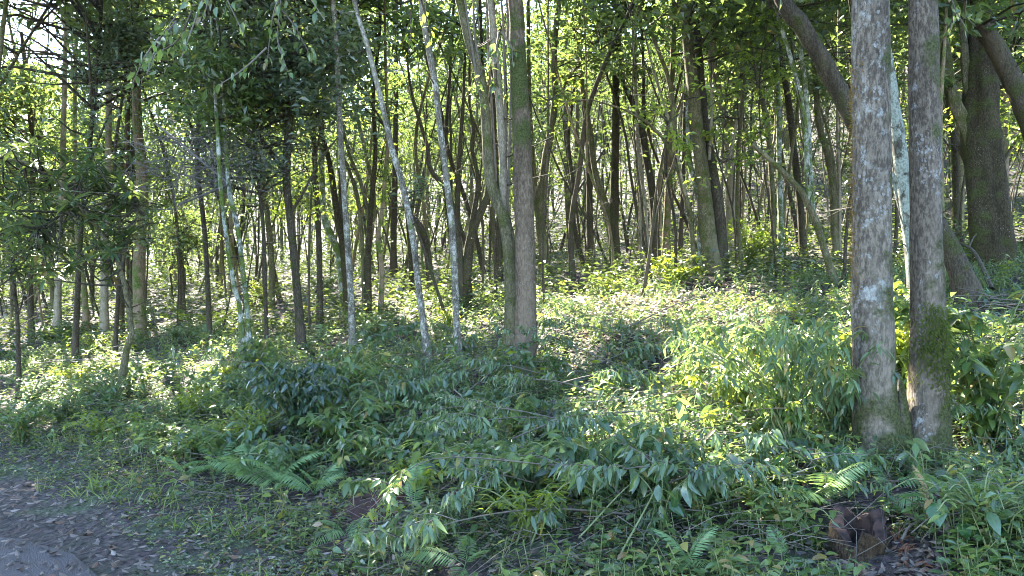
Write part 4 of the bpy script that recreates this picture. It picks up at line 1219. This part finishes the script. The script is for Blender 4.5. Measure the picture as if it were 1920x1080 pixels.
# ------------------------------------------------------------------ single plants one can pick out
def bush(name, label, pos, h, r, n_st, per, tm, ln, mat, group=None, droop=-.15, cat='shrub', cull=None):
    base = np.array([pos[0], pos[1], float(ground_h(pos[0], pos[1]))])
    root = tag(link(name, None, loc=base), label, cat, group)
    tw = MB(); lv = MB()
    for j in range(n_st):
        az = rng.uniform(0, 6.28); rr = r * rng.uniform(.2, 1)
        e = base + np.array([math.cos(az) * rr, math.sin(az) * rr, h * rng.uniform(.55, 1.05)])
        q = spline([base + np.array([rng.normal() * .03, rng.normal() * .03, -.03]), base + (e - base) * np.array([.35, .35, .6]), e, e + np.array([math.cos(az), math.sin(az), -.3]) * .12], 12)
        tube(tw, q, np.linspace(.007, .002, 12), 4)
        t = rng.uniform(.12, 1, per); i = (t * 11).astype(int)
        a = rng.uniform(0, 6.28, per)
        ax = np.stack([np.cos(a), np.sin(a), rng.normal(size=per) * .3 + droop], -1)
        scatter(lv, tm, q[i] + rng.normal(size=(per, 3)) * .02, ax, np.array([0, 0, 1.]) + .3 * rng.normal(size=(per, 3)), ln * rng.uniform(.65, 1.2, per))
    link('stem', tw.mesh('stem', M['stalk'], base), root)
    link('foliage', lv.mesh('foliage', M[mat], base), root)
    return root


T_OV2 = leaf_tmpl('six', .42, .25, .3)
T_LN2 = leaf_tmpl('six', .26, .42, .3)
bush('dark_leaved_bush', 'dark blue-green glossy bush standing proud on the lower bank left of centre', hit(560, 850), .72, .36, 46, 36, T_OV2, .085, 'dark_bush', droop=-.55)
bush('sunlit_bush', 'sunlit yellow-green bush on the left bank above the road', hit(360, 800), .42, .55, 24, 22, T_OV2, .075, 'olive')
bush('glossy_bush', 'dark bush tucked behind the crooked small tree', hit(262, 620), .5, .5, 18, 22, T_OV2, .10, 'glossy')
bush('lance_leaved_bush', 'tall bush of backlit narrow leaves just left of the twin trunks', hit(1480, 850), .8, .7, 40, 36, T_LN2, .09, 'herb', droop=-.45)
bush('lance_leaved_bush', 'leafy bush coloured bright yellow-green as if sunlit, standing before the clearing', hit(1390, 800), .62, .5, 26, 36, T_LN2, .09, 'olive', droop=-.4)  # sunlight on this bush is put into its leaf colour
bush('lance_leaved_bush', 'leafy bush close against the left side of the twin trunks', hit(1570, 850), .75, .4, 24, 34, T_LN2, .10, 'lance', droop=-.55)
bush('lance_leaved_bush', 'tall leafy bush right of the twin trunks at the right edge', hit(1850, 830), 1.0, .6, 36, 24, T_OV2, .13, 'herb', droop=-.3)
bush('lance_leaved_bush', 'leafy bush growing behind the twin trunks', hit(1690, 740), .85, .5, 22, 22, T_OV2, .14, 'olive', droop=-.3)
bush('clearing_bush', 'bright bush with yellow-green leaves in front of the many-stemmed tree', hit(1262, 545), .55, .5, 20, 22, T_OV2, .12, 'olive')
bush('clearing_bush', 'round-topped sunlit bush right of the straight brown trunk', hit(1140, 560), .35, .4, 18, 22, T_OV2, .08, 'olive')
bush('clearing_bush', 'sunlit bushy plant right behind the many-stemmed tree', hit(1405, 500), .9, .8, 26, 24, T_OV2, .13, 'light')
bush('clearing_bush', 'sunlit leafy plant between the dark trunk and first white trunk', hit(610, 555), .6, .5, 18, 20, T_OV2, .11, 'herb')
bush('clearing_bush', 'yellow-green sunlit plant left of the dark trunk on the slope', hit(490, 570), .5, .5, 18, 20, T_OV2, .11, 'olive')
bush('clearing_bush', 'greenish leafy plant at the foot of the first white trunk', hit(690, 650), .5, .45, 20, 20, T_OV2, .09, 'herb')
bush('clearing_bush', 'leafy plant at the foot of the second and third white trunks', hit(840, 625), .4, .4, 16, 20, T_OV2, .09, 'olive')
bush('pinnate_shrub', 'olive-green feathery shrub in the middle of the foreground', hit(1000, 1015), .32, .30, 16, 22, T_LANCE, .075, 'olive', droop=.15)
bush('leafy_weed', 'small dark pinnate plant at the bottom, left of the feathery shrub', hit(840, 1010), .24, .18, 8, 18, T_LANCE, .08, 'broad')
bush('leafy_weed', 'leafy weed in the right bottom corner beside the heart-leaved plant', hit(1840, 1010), .3, .35, 16, 16, T_OV2, .065, 'herb')
bush('leafy_weed', 'leafy weed growing left of the hollow stump', hit(1470, 1000), .26, .35, 16, 16, T_OV2, .07, 'herb')
for q, (px, py) in enumerate([(90, 690), (150, 730), (60, 760), (210, 760), (300, 690), (430, 720), (130, 640), (330, 640), (40, 830), (190, 820), (270, 790), (440, 790), (300, 840), (420, 850), (120, 790), (240, 730), (350, 860), (480, 830), (90, 640), (390, 760), (30, 700), (180, 660)]):
    bush('bank_shrub', 'low mixed green shrub on the left bank above the road', hit(px, py), rng.uniform(.2, .4), .42, 18, 22, T_OV2, rng.uniform(.05, .085), ['herb', 'olive', 'broad', 'lance'][q % 4], group='low shrubs on the left bank')
for q, (px, py) in enumerate([(470, 860), (560, 900), (700, 880), (820, 900), (930, 930), (1080, 940), (1180, 930), (1330, 950), (650, 740), (720, 780), (800, 740), (640, 830), (750, 850), (900, 800), (500, 700), (430, 760), (690, 700), (960, 850)]):
    bush('bank_shrub', 'leafy shrub on the shaded middle of the bank', hit(px, py), rng.uniform(.25, .45), .42, 16, 18, T_OV2, rng.uniform(.08, .12), ['broad', 'lance', 'herb'][q % 3], group='shrubs on the shaded middle bank', droop=-.4)

# plants whose large leaves are single pieces
BIG = []
for v in range(3):
    t_ = leaf_tmpl('broad', (.42, .5, .36)[v], (.35, .5, .25)[v], .22)
    BIG.append(MB().add(t_[0], t_[1], t_[2]).mesh('leaf', M[('broad', 'lance', 'herb')[v]]))


def big_leaved(label, pos, h, r, n_st, n_lf, size, droop):
    base = np.array([pos[0], pos[1], float(ground_h(pos[0], pos[1]))])
    root = tag(link('big_leaved_plant', None, loc=base), label, 'plant', 'big-leaved plants on the bank')
    sm = MB()
    for j in range(n_st):
        az = rng.uniform(0, 6.28); e = np.array([math.cos(az) * r, math.sin(az) * r, h * rng.uniform(.7, 1.05)])
        q = spline([(0, 0, -.03), e * np.array([.3, .3, .65]), e], 10)
        tube(sm, q, np.linspace(.006, .002, 10), 4)
        for k in range(n_lf):
            a = az + k * 2.4 + rng.normal() * .3
            p = q[min(9, 3 + int(7 * (k + 1) / n_lf))]
            link('leaf', BIG[int(rng.integers(0, 3))], root, loc=p, rot=(rng.normal() * .6, droop + rng.normal() * .4, a), scale=size * rng.uniform(.7, 1.15))
    link('stem', sm.mesh('stem', M['stalk']), root)


big_leaved('big-leaved plant wilting in the foreground right of the feathery shrub', hit(1240, 1010), .40, .16, 5, 5, .12, .9)
big_leaved('broad-leaved plant hanging limp left of the feathery shrub', hit(880, 975), .36, .14, 4, 5, .12, .9)
big_leaved('small broad-leaved sprout between the stump and the twin trunks', hit(1735, 925), .30, .10, 2, 5, .09, .3)
big_leaved('big-leaved plant on the bank just below the dark bush', hit(640, 900), .28, .15, 3, 5, .12, .6)
big_leaved('big-leaved plant among the cut branches in the middle of the bank', hit(800, 840), .34, .16, 3, 6, .13, .7)
big_leaved('big-leaved plant at the sunny edge of the heap of cut branches', hit(1300, 830), .34, .16, 3, 6, .13, .6)
big_leaved('big-leaved plant between the yellow-green bush and the stump', hit(1420, 930), .3, .16, 3, 5, .11, .5)
big_leaved('big-leaved plant in the bottom right corner', hit(1880, 1040), .25, .14, 3, 5, .10, .4)

# freshly cut leafy branches lying on the bank
def cut_branch_meshes(var):
    ln = 1.0 + .35 * (var % 4)
    q = spline([(0, 0, 0), (ln * .35, rng.normal() * .12, .10), (ln * .7, rng.normal() * .16, .10), (ln, rng.normal() * .2, -.04)], 16)
    tw = MB(); lv = MB()
    tube(tw, q, np.linspace(.008, .002, 16), 5)
    for j in range(9):
        i = rng.integers(4, 14); sd = 1 if j % 2 else -1
        e = q[i] + np.array([rng.uniform(.1, .3), sd * rng.uniform(.12, .34), rng.uniform(-.03, .10)])
        b = spline([q[i], (q[i] + e) / 2 + np.array([0, 0, .03]), e], 7)
        tube(tw, b, np.linspace(.005, .002, 7), 4)
        k = 22
        t = rng.integers(1, 7, k)
        ax = nrm(e - q[i]) * .5 + unit(k) * np.array([.7, .7, .3]) + np.array([0, 0, -.75])
        if var % 2:
            ax = ax + np.array([0, 0, .45])
        scatter(lv, T_OV2 if var % 2 else T_LN2, b[t] + rng.normal(size=(k, 3)) * .015, ax, np.array([0, 0, 1.]) + .5 * rng.normal(size=(k, 3)) + np.array([0, -.4, 0]), (.075 + .015 * (var % 3)) * rng.uniform(.7, 1.2, k))
    return tw.mesh('stem', M['twig']), lv.mesh('foliage', M[['lance', 'herb', 'lance', 'olive', 'lance', 'broad', 'lance', 'herb', 'lance', 'broad'][var]])


CUT = [cut_branch_meshes(v) for v in range(10)]


def cut_branch(p, rz, var, label, group, sc_=1.0, lift=.12):
    z = float(ground_h(p[0], p[1]))
    r = tag(link('cut_branch', None, loc=(p[0], p[1], z + lift), rot=(rng.normal() * .12, rng.normal() * .12 - .05, rz), scale=sc_), label, 'cut branch', group)
    link('stem', CUT[var][0], r); link('foliage', CUT[var][1], r)


for px, py, rz, var, sc_ in [(1010, 690, .3, 0, 1.0), (1060, 700, 2.8, 2, .9), (1120, 720, .2, 4, .9), (1180, 730, 2.9, 6, .9), (1240, 740, .4, 8, .8), (1050, 760, -.3, 4, 1.0), (1130, 790, 2.6, 0, .9), (1000, 800, .1, 2, .9),
                             (960, 880, -.2, 4, .8), (1080, 850, 3.0, 6, .8), (1010, 740, 3.3, 8, .9), (1200, 690, -.2, 8, .9), (1150, 660, 3.0, 0, .9)]:
    cut_branch(hit(px, py), rz, var, 'cut branch with limp grey-green narrow leaves heaped below the straight brown trunk', 'cut branches heaped below the straight trunk', sc_, .2)
n = 0
for tries in range(2000):
    if n >= 60:
        break
    px, py = rng.uniform(380, 1900), rng.uniform(620, 1000)
    p = hit(px, py)
    if sdist(p[0], p[1]) < 1.3 or (px > 1500 and py > 870) or (px < 900 and py > 900) or rng.random() > .55 + .6 * patch_noise(p[0], p[1], .6):
        continue
    n += 1
    cut_branch(p, rng.normal(.2, .6) + (math.pi if rng.random() < .5 else 0), int(rng.integers(0, 10)), 'freshly cut leafy branch lying on the bank', 'freshly cut branches strewn over the bank', rng.uniform(.55, .95), rng.uniform(.05, .2))

# ferns
def frond_mesh(var, mat):
    ln = 1.0; n = 30
    t = np.linspace(0, 1, n)
    q = np.stack([t * (1 - .12 * t), np.zeros(n), .42 * t - .55 * t * t + .03 * var], -1)
    m = MB(); tube(m, q, np.linspace(.007, .002, n), 4)
    k = np.arange(4, n)
    w = .26 * np.sin(np.pi * np.clip((k / (n - 1)) * .93 + .05, 0, 1)) ** .8 + .01
    tl = nrm(np.gradient(q, axis=0))[k]
    for sd in (-1, 1):
        ax = tl * .38 + np.array([0, sd * 1., -.18]) + rng.normal(size=(len(k), 3)) * .05
        scatter(m, leaf_tmpl('six', .105, .22, .2), q[k], ax, np.tile([0, 0, 1.], (len(k), 1)) + tl * .1, w)
    return m.mesh('frond', M[mat])


FR = [frond_mesh(v, 'fern') for v in range(3)]; DRY = frond_mesh(0, 'dry_fern')


def fern(px, py, label, size, nfr, spread=(0, 6.28), tilt=-.35):
    p = hit(px, py)
    r = tag(link('fern', None, loc=p + np.array([0, 0, .01])), label, 'fern', 'ferns on the bank')
    for j in range(nfr):
        a = spread[0] + (spread[1] - spread[0]) * (j + rng.uniform(.1, .9)) / nfr
        link('frond', FR[j % 3], r, rot=(rng.normal() * .35, tilt - .15 + rng.normal() * .3, a), scale=size * 1.05 * rng.uniform(.6, 1.15))


fern(475, 905, 'pale green fern spreading beside the road verge below the dark bush', .46, 8)
fern(520, 915, 'fern whose fronds arch over at the foot of the dark bush', .42, 7)
fern(590, 930, 'fern right of the dark bush with fronds curling down', .38, 6)
fern(345, 905, 'small bluish fern nearest the road verge', .30, 6)
fern(410, 880, 'small fern left of the largest verge ferns', .32, 6)
fern(645, 1010, 'fern with few upright fronds in the bottom foreground, left of centre', .34, 4)
fern(740, 935, 'fern with two level fronds above the bare red earth', .34, 4)
fern(775, 960, 'single upright fern frond right of the bare red earth', .32, 2, (1.2, 1.8), -.9)
fern(750, 1020, 'tiny light fern right of the bottom foreground fern', .2, 3)
fern(870, 1075, 'pale fern cut by the bottom edge', .32, 5)
fern(1090, 880, 'fern half hidden in the cut branches below the middle', .34, 5)
fern(600, 650, 'bluish fern by the foot of the dark trunk', .55, 6)
fern(1585, 925, 'upright bright fern in front of the twin trunks', .34, 5, (.6, 2.6), -.85)
fern(1545, 960, 'fern with sunlit arching fronds left of the hollow stump', .42, 6)
fern(1665, 920, 'low fern below the cleft of the twin trunks', .36, 4)
fern(1775, 955, 'fern with a broad front above the heart-leaved plant', .34, 4)
fern(1885, 945, 'light fern curling over near the right edge', .36, 4)
fern(1470, 1060, 'small bright fern left of the stump at the bottom', .24, 4)
fern(1290, 1075, 'small fern at the bottom edge right of centre', .24, 4)
fern(1370, 985, 'light fern in the lower bank left of the stump', .26, 3)
fern(1050, 590, 'sunlit fern just right of the straight brown trunk', .5, 6)
fern(110, 560, 'tall sunlit fern in front of the far-left grey trunk', .9, 5)
fern(390, 640, 'sunlit yellow fern on the upper left slope', .5, 5)
p = hit(1735, 985)
r = tag(link('dead_fern', None, loc=p + np.array([0, 0, .02])), 'withered tan fern frond standing right of the stump', 'fern')
link('frond', DRY, r, loc=(.0, 0, .02), rot=(R(80), R(-75), R(80)), scale=.3)

# the heart-leaved plant, each leaf its own piece
T_HEART = leaf_tmpl('heart', .85, .18, .18)
M['heart'] = leaf_mat('heart leaf', [(.022, .08, .022), (.034, .10, .026)], tf=.30, rough=.32, old=0)
mh = MB(); mh.add(T_HEART[0], T_HEART[1], T_HEART[2]); HEART = mh.mesh('leaf', M['heart'])
p = hit(1790, 1010)
r = tag(link('heart_leaved_plant', None, loc=p), 'low plant with large shiny heart-shaped leaves at the lower right', 'plant')
sm = MB()
for (dx, dy, dz, az, tl, s_) in [(-.13, -.08, .16, -2.0, .75, .115), (-.02, .02, .24, -.4, .2, .10), (-.16, .05, .17, 2.6, .3, .10), (.10, -.05, .13, -.9, .5, .09), (.16, .06, .18, .4, .3, .10), (-.05, -.14, .08, -1.5, .6, .08), (.2, -.08, .1, -.2, .5, .08)]:
    link('leaf', HEART, r, loc=(dx, dy, dz), rot=(rng.normal() * .15 + .5 * (tl > .7), tl, az), scale=s_)
    tube(sm, spline([(0, 0, -.02), (dx * .4, dy * .4, dz * .7), (dx, dy, dz)], 6), np.linspace(.004, .002, 6), 4)
link('stem', sm.mesh('stem', M['stalk']), r)

# the hollow stump
M['stump'] = bark_mat('rotten wood', (.035, .024, .016), (.17, .112, .062), lichen=.08, lcol=(.5, .38, .2), moss=.05, scale=2.4, bump=1.0)
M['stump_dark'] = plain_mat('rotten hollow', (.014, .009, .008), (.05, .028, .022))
p = hit(1612, 1048); p[2] -= .07
p_st = p
root = tag(link('hollow_stump', None, loc=p), 'rotten hollow tree stump, orange-brown and torn, at the bottom right', 'stump')
n_th, n_z = 48, 16
th = np.arange(n_th) * 2 * np.pi / n_th
jag = rng.normal(size=n_th); jag = (jag + np.roll(jag, 1) + np.roll(jag, 2)) / 1.8
top = .24 + .045 * np.sin(th - .2) + .022 * np.sin(th * 3 + 1) + .016 * jag
gap = np.exp(-((np.angle(np.exp(1j * (th - 4.05)))) / .26) ** 2)         # torn open on the viewer's left
top = top * (1 - .42 * gap)
z = np.linspace(0, 1, n_z)[:, None] * (top[None] + .06) - .06
fib = rng.normal(size=n_th)
rad = .125 * (1 + .75 * np.exp(-(z + .06) / .06) * (1 + .55 * np.cos(4 * th + .7)[None])) * (1 + .06 * np.sin(2 * th + 1)[None] + .035 * fib[None] + .03 * np.sin(11 * th)[None]) + .012 * np.sin(z * 26 + 3 * th) + .006 * rng.normal(size=(n_z, n_th))
o = np.stack([np.cos(th)[None] * rad, np.sin(th)[None] * rad, z], -1)
ri = rad * .55
ii = np.stack([np.cos(th)[None] * ri, np.sin(th)[None] * ri, z * .97], -1)
idx = np.arange(n_z - 1)[:, None] * n_th + np.arange(n_th)[None]; nx = np.arange(n_z - 1)[:, None] * n_th + (np.arange(n_th)[None] + 1) % n_th
f = np.stack([idx, nx, nx + n_th, idx + n_th], -1).reshape(-1, 4)
link('shell', MB().add(o.reshape(-1, 3), [f]).mesh('shell', M['stump']), root)
lip_o, lip_i = o[-1], ii[-1]
e = np.arange(n_th); e2 = (e + 1) % n_th
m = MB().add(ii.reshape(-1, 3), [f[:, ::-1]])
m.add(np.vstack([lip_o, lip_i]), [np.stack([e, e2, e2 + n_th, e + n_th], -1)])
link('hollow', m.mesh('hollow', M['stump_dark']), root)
for az, ln in ((4.4, .34), (5.6, .28), (2.9, .26), (.2, .22)):
    m = MB(); tube(m, spline([(math.cos(az) * .1, math.sin(az) * .1, .06), (math.cos(az) * ln * .6, math.sin(az) * ln * .6, .02), (math.cos(az) * ln, math.sin(az) * ln, -.05)], 8), np.linspace(.045, .012, 8), 8, .08)
    link('root', m.mesh('root', M['stump']), root)
# splintered rotten wood beside it
M['rust_wood'] = plain_mat('rust-red rotten wood', (.07, .032, .020), (.20, .095, .055), 25, island=True)
SPL = ['tallest rust-red splinter of rotten wood, right beside the stump', 'flat rust-red splinter of rotten wood in front of the tallest one', 'rust-red splintered wood farthest right of the stump', 'small rust-red splinter at the foot of the stump']
for q, (px, py) in enumerate([(1680, 1015), (1695, 1045), (1728, 1062), (1668, 1062)]):
    p = hit(px, py); m = MB()
    for j in range(9):
        a = np.array([rng.normal() * .025, rng.normal() * .02, -.02])
        tube(m, spline([a, a + np.array([rng.normal() * .01, 0, .03]), a + np.array([rng.normal() * .025, rng.normal() * .02, (.09 if q == 0 else .055) * rng.uniform(.5, 1)])], 5), np.linspace(.012, .003, 5), 5, .15)
    tag(link('wood_splinter', m.mesh('wood_splinter', M['rust_wood']), loc=p), SPL[q], 'rotten wood', 'rotten splinters beside the stump')
# bare red earth patch
m = grid_mesh(np.linspace(-.26, .26, 14), np.linspace(-.3, .3, 14), lambda X, Y: 0 * X)
p = hit(695, 950)
v = m.v[0]; kk = 1 - (v[:, 0] / .26) ** 2 - (v[:, 1] / .3) ** 2
v[:, 2] = ground_h(v[:, 0] + p[0], v[:, 1] + p[1]) - p[2] + .05 * np.clip(kk, -.6, 1) + .006 * rng.normal(size=len(v))
M['red_earth'] = plain_mat('red earth', (.026, .013, .011), (.050, .023, .019), 18, .95, .6)
tag(link('bare_earth', m.mesh('bare_earth', M['red_earth']), loc=p), 'patch of bare dark red earth on the lower bank', kind='structure')

# sticks and fallen branches one can pick out
def stick(label, a, b, r=.010, mat='twig', lift=(.08, .08), forks=1, bend=.05):
    A_, B_ = hit(*a), hit(*b)
    A_[2] += lift[0]; B_[2] += lift[1]
    mid = (A_ + B_) / 2 + np.array([0, 0, .03]) + rng.normal(size=3) * bend
    q = spline([A_, mid, B_], 16)
    r = r * .7
    m = MB(); tube(m, q - A_, np.linspace(r, r * .5, 16), 7, .05)
    for j in range(forks):
        i = rng.integers(5, 14); e = q[i] - A_ + nrm(B_ - A_) * .2 + rng.normal(size=3) * .12
        tube(m, spline([q[i] - A_, (q[i] - A_ + e) / 2 + rng.normal(size=3) * .02, e], 6), np.linspace(r * .5, r * .2, 6), 5)
    tag(link('fallen_stick', m.mesh('fallen_stick', M[mat]), loc=A_), label, 'stick', 'fallen sticks on the bank')


stick('pale peeled stick lying downhill across the middle of the bank', (925, 822), (835, 735), .012, 'pale_wood')
stick('long brown stick sloping up to the right across the sunlit clearing', (1165, 640), (1372, 578), .016, 'twig', (.12, .3), 2)
stick('long level stick lying below the heap of cut branches', (1065, 805), (1290, 795), .016, 'twig', (.12, .1), 2)
stick('broken pale stick leaning against the front of the twin trunks', (1605, 800), (1698, 748), .012, 'pale_wood', (.12, .25), 1)
stick('thin green stalk slanting across the foreground right of the feathery shrub', (1165, 1070), (1245, 950), .008, 'stalk', (.08, .25), 0)
stick('long green stalk crossing the foreground toward the cut branches', (1085, 1050), (1300, 905), .007, 'stalk', (.1, .2), 1)
stick('brown stick lying left of the bottom feathery shrub', (700, 955), (800, 985), .008, 'twig', (.05, .1), 1)
stick('grey stick lying on the slope above the left bank shrubs', (300, 590), (420, 620), .014, 'dead', (.1, .1), 2)
stick('long arched stick at the right bottom beyond the stump', (1690, 1040), (1850, 990), .012, 'twig', (.06, .08), 1)
stick('sunlit crossed stick left of the fern by the stump', (1485, 985), (1530, 925), .009, 'pale_wood', (.05, .15), 1)
stick('pale sunlit stick in the clearing below the heap', (1090, 790), (1180, 775), .012, 'pale_wood', (.15, .12), 1)
stick('dark fallen limb sloping against the massive mossy trunk', (1860, 560), (1795, 520), .045, 'limb', (.1, .5), 1)
stick('fallen log lying level right of the straight brown trunk', (1030, 545), (1170, 540), .05, 'limb', (.1, .1), 2)
stick('thin stick slanting through the bright bush left of the twin trunks', (1440, 870), (1340, 905), .008, 'twig', (.15, .12), 1)
stick('thin stick lying below the slim white trunks', (700, 690), (850, 700), .009, 'twig', (.12, .12), 2)
stick('bare stick lying across the right bank behind the bush', (1790, 790), (1900, 770), .010, 'twig', (.15, .15), 2)

# dry brushwood pile on the right slope
m = MB(); c0 = hit(1870, 600)
for k in range(60):
    a = c0 + rng.normal(size=3) * np.array([.5, .4, .06]) + np.array([0, 0, .12]); dv = np.array([1, rng.normal() * .5, rng.normal() * .12]) * rng.uniform(.3, .8) * rng.choice([-1, 1])
    tube(m, spline([a, a + dv * .5 + rng.normal(size=3) * .04, a + dv], 6), np.linspace(.010, .003, 6), 4)
tag(link('brushwood', m.mesh('brushwood', M['twig'])), 'heap of reddish dry brushwood at the foot of the massive mossy trunk', 'brushwood', kind='stuff')
m = MB(); c0 = hit(262, 690)
for k in range(70):
    a = c0 + rng.normal(size=3) * np.array([.45, .4, .06]) + np.array([.3, 0, .12]); dv = np.array([1, rng.normal() * .6, rng.normal() * .12]) * rng.uniform(.25, .6) * rng.choice([-1, 1])
    tube(m, spline([a, a + dv * .5 + rng.normal(size=3) * .04, a + dv], 6), np.linspace(.008, .003, 6), 4)
tag(link('brushwood', m.mesh('brushwood', M['dead'])), 'heap of grey dead twigs at the foot of the arching small tree', 'brushwood', kind='stuff')

# ------------------------------------------------------------------ labels that single out each of the repeats by the landmark beside it
ORD = ['nearest on the', 'second to the', 'third to the', 'fourth to the', 'fifth to the', 'sixth to the', 'seventh to the', 'eighth to the', 'ninth to the', 'tenth to the', 'eleventh to the', 'twelfth to the'] + [w + ' to the' for w in 'thirteenth fourteenth fifteenth sixteenth seventeenth eighteenth nineteenth twentieth'.split()]
UP = [(106, 'the leftmost grey trunk'), (262, 'the thick brown trunk'), (464, 'the thin paired stems'), (556, 'the dark-limbed trunk'), (655, 'the first white trunk'), (790, 'the second white trunk'),
      (856, 'the third white trunk'), (985, 'the straight brown trunk'), (1152, 'the V-forked tree'), (1335, 'the many-stemmed tree'), (1530, 'the leaning spotted tree'), (1690, 'the twin trunks'), (1860, 'the massive mossy trunk')]
LOW = [(230, 'the crooked small tree'), (360, 'the sunlit bush'), (565, 'the dark bush'), (800, 'the middle white trunk'), (975, 'the straight brown trunk'), (1240, 'the wilting big-leaved plant'), (1390, 'the yellow-green bush'), (1690, 'the twin trunks')]
DESC = {'slender_dark_tree': ('slender dark trunk in the wood', UP), 'slender_mossy_tree': ('slender olive trunk in the wood', UP), 'slender_pale_tree': ('slender pale trunk in the wood', UP),
        'slender_brown_tree': ('slender brown trunk in the wood', UP), 'thin_sapling': ('thin leafy sapling', UP), 'cut_branch': ('cut leafy branch lying on the bank', LOW), 'bank_shrub': ('low leafy bank shrub', LOW), 'added_shade_tree': ('leafy tree by the road', UP)}
bins = {}
for o in bpy.data.objects:
    k = o.name.split('.')[0]
    if o.parent is None and k in DESC:
        x, y, z = o.location
        px = 960 + FPX * x / y
        desc, marks = DESC[k]
        if k == 'cut_branch' and 'heaped' in o['label']:
            desc = 'limp grey-green cut branch in the heap'
        m = min(marks, key=lambda q: abs(q[0] - px))
        bins.setdefault((desc, m[1], 'left' if px < m[0] else 'right'), []).append((abs(px - m[0]), o.name))
for (desc, mark, side), lst in bins.items():
    for i, (_, nm) in enumerate(sorted(lst)):
        bpy.data.objects[nm]['label'] = '%s, %s %s of %s' % (desc, ORD[min(i, len(ORD) - 1)], side, mark)
print('tris', sum(len(m.loops) - 2 * len(m.polygons) for m in bpy.data.meshes), 'objs', len(bpy.data.objects))
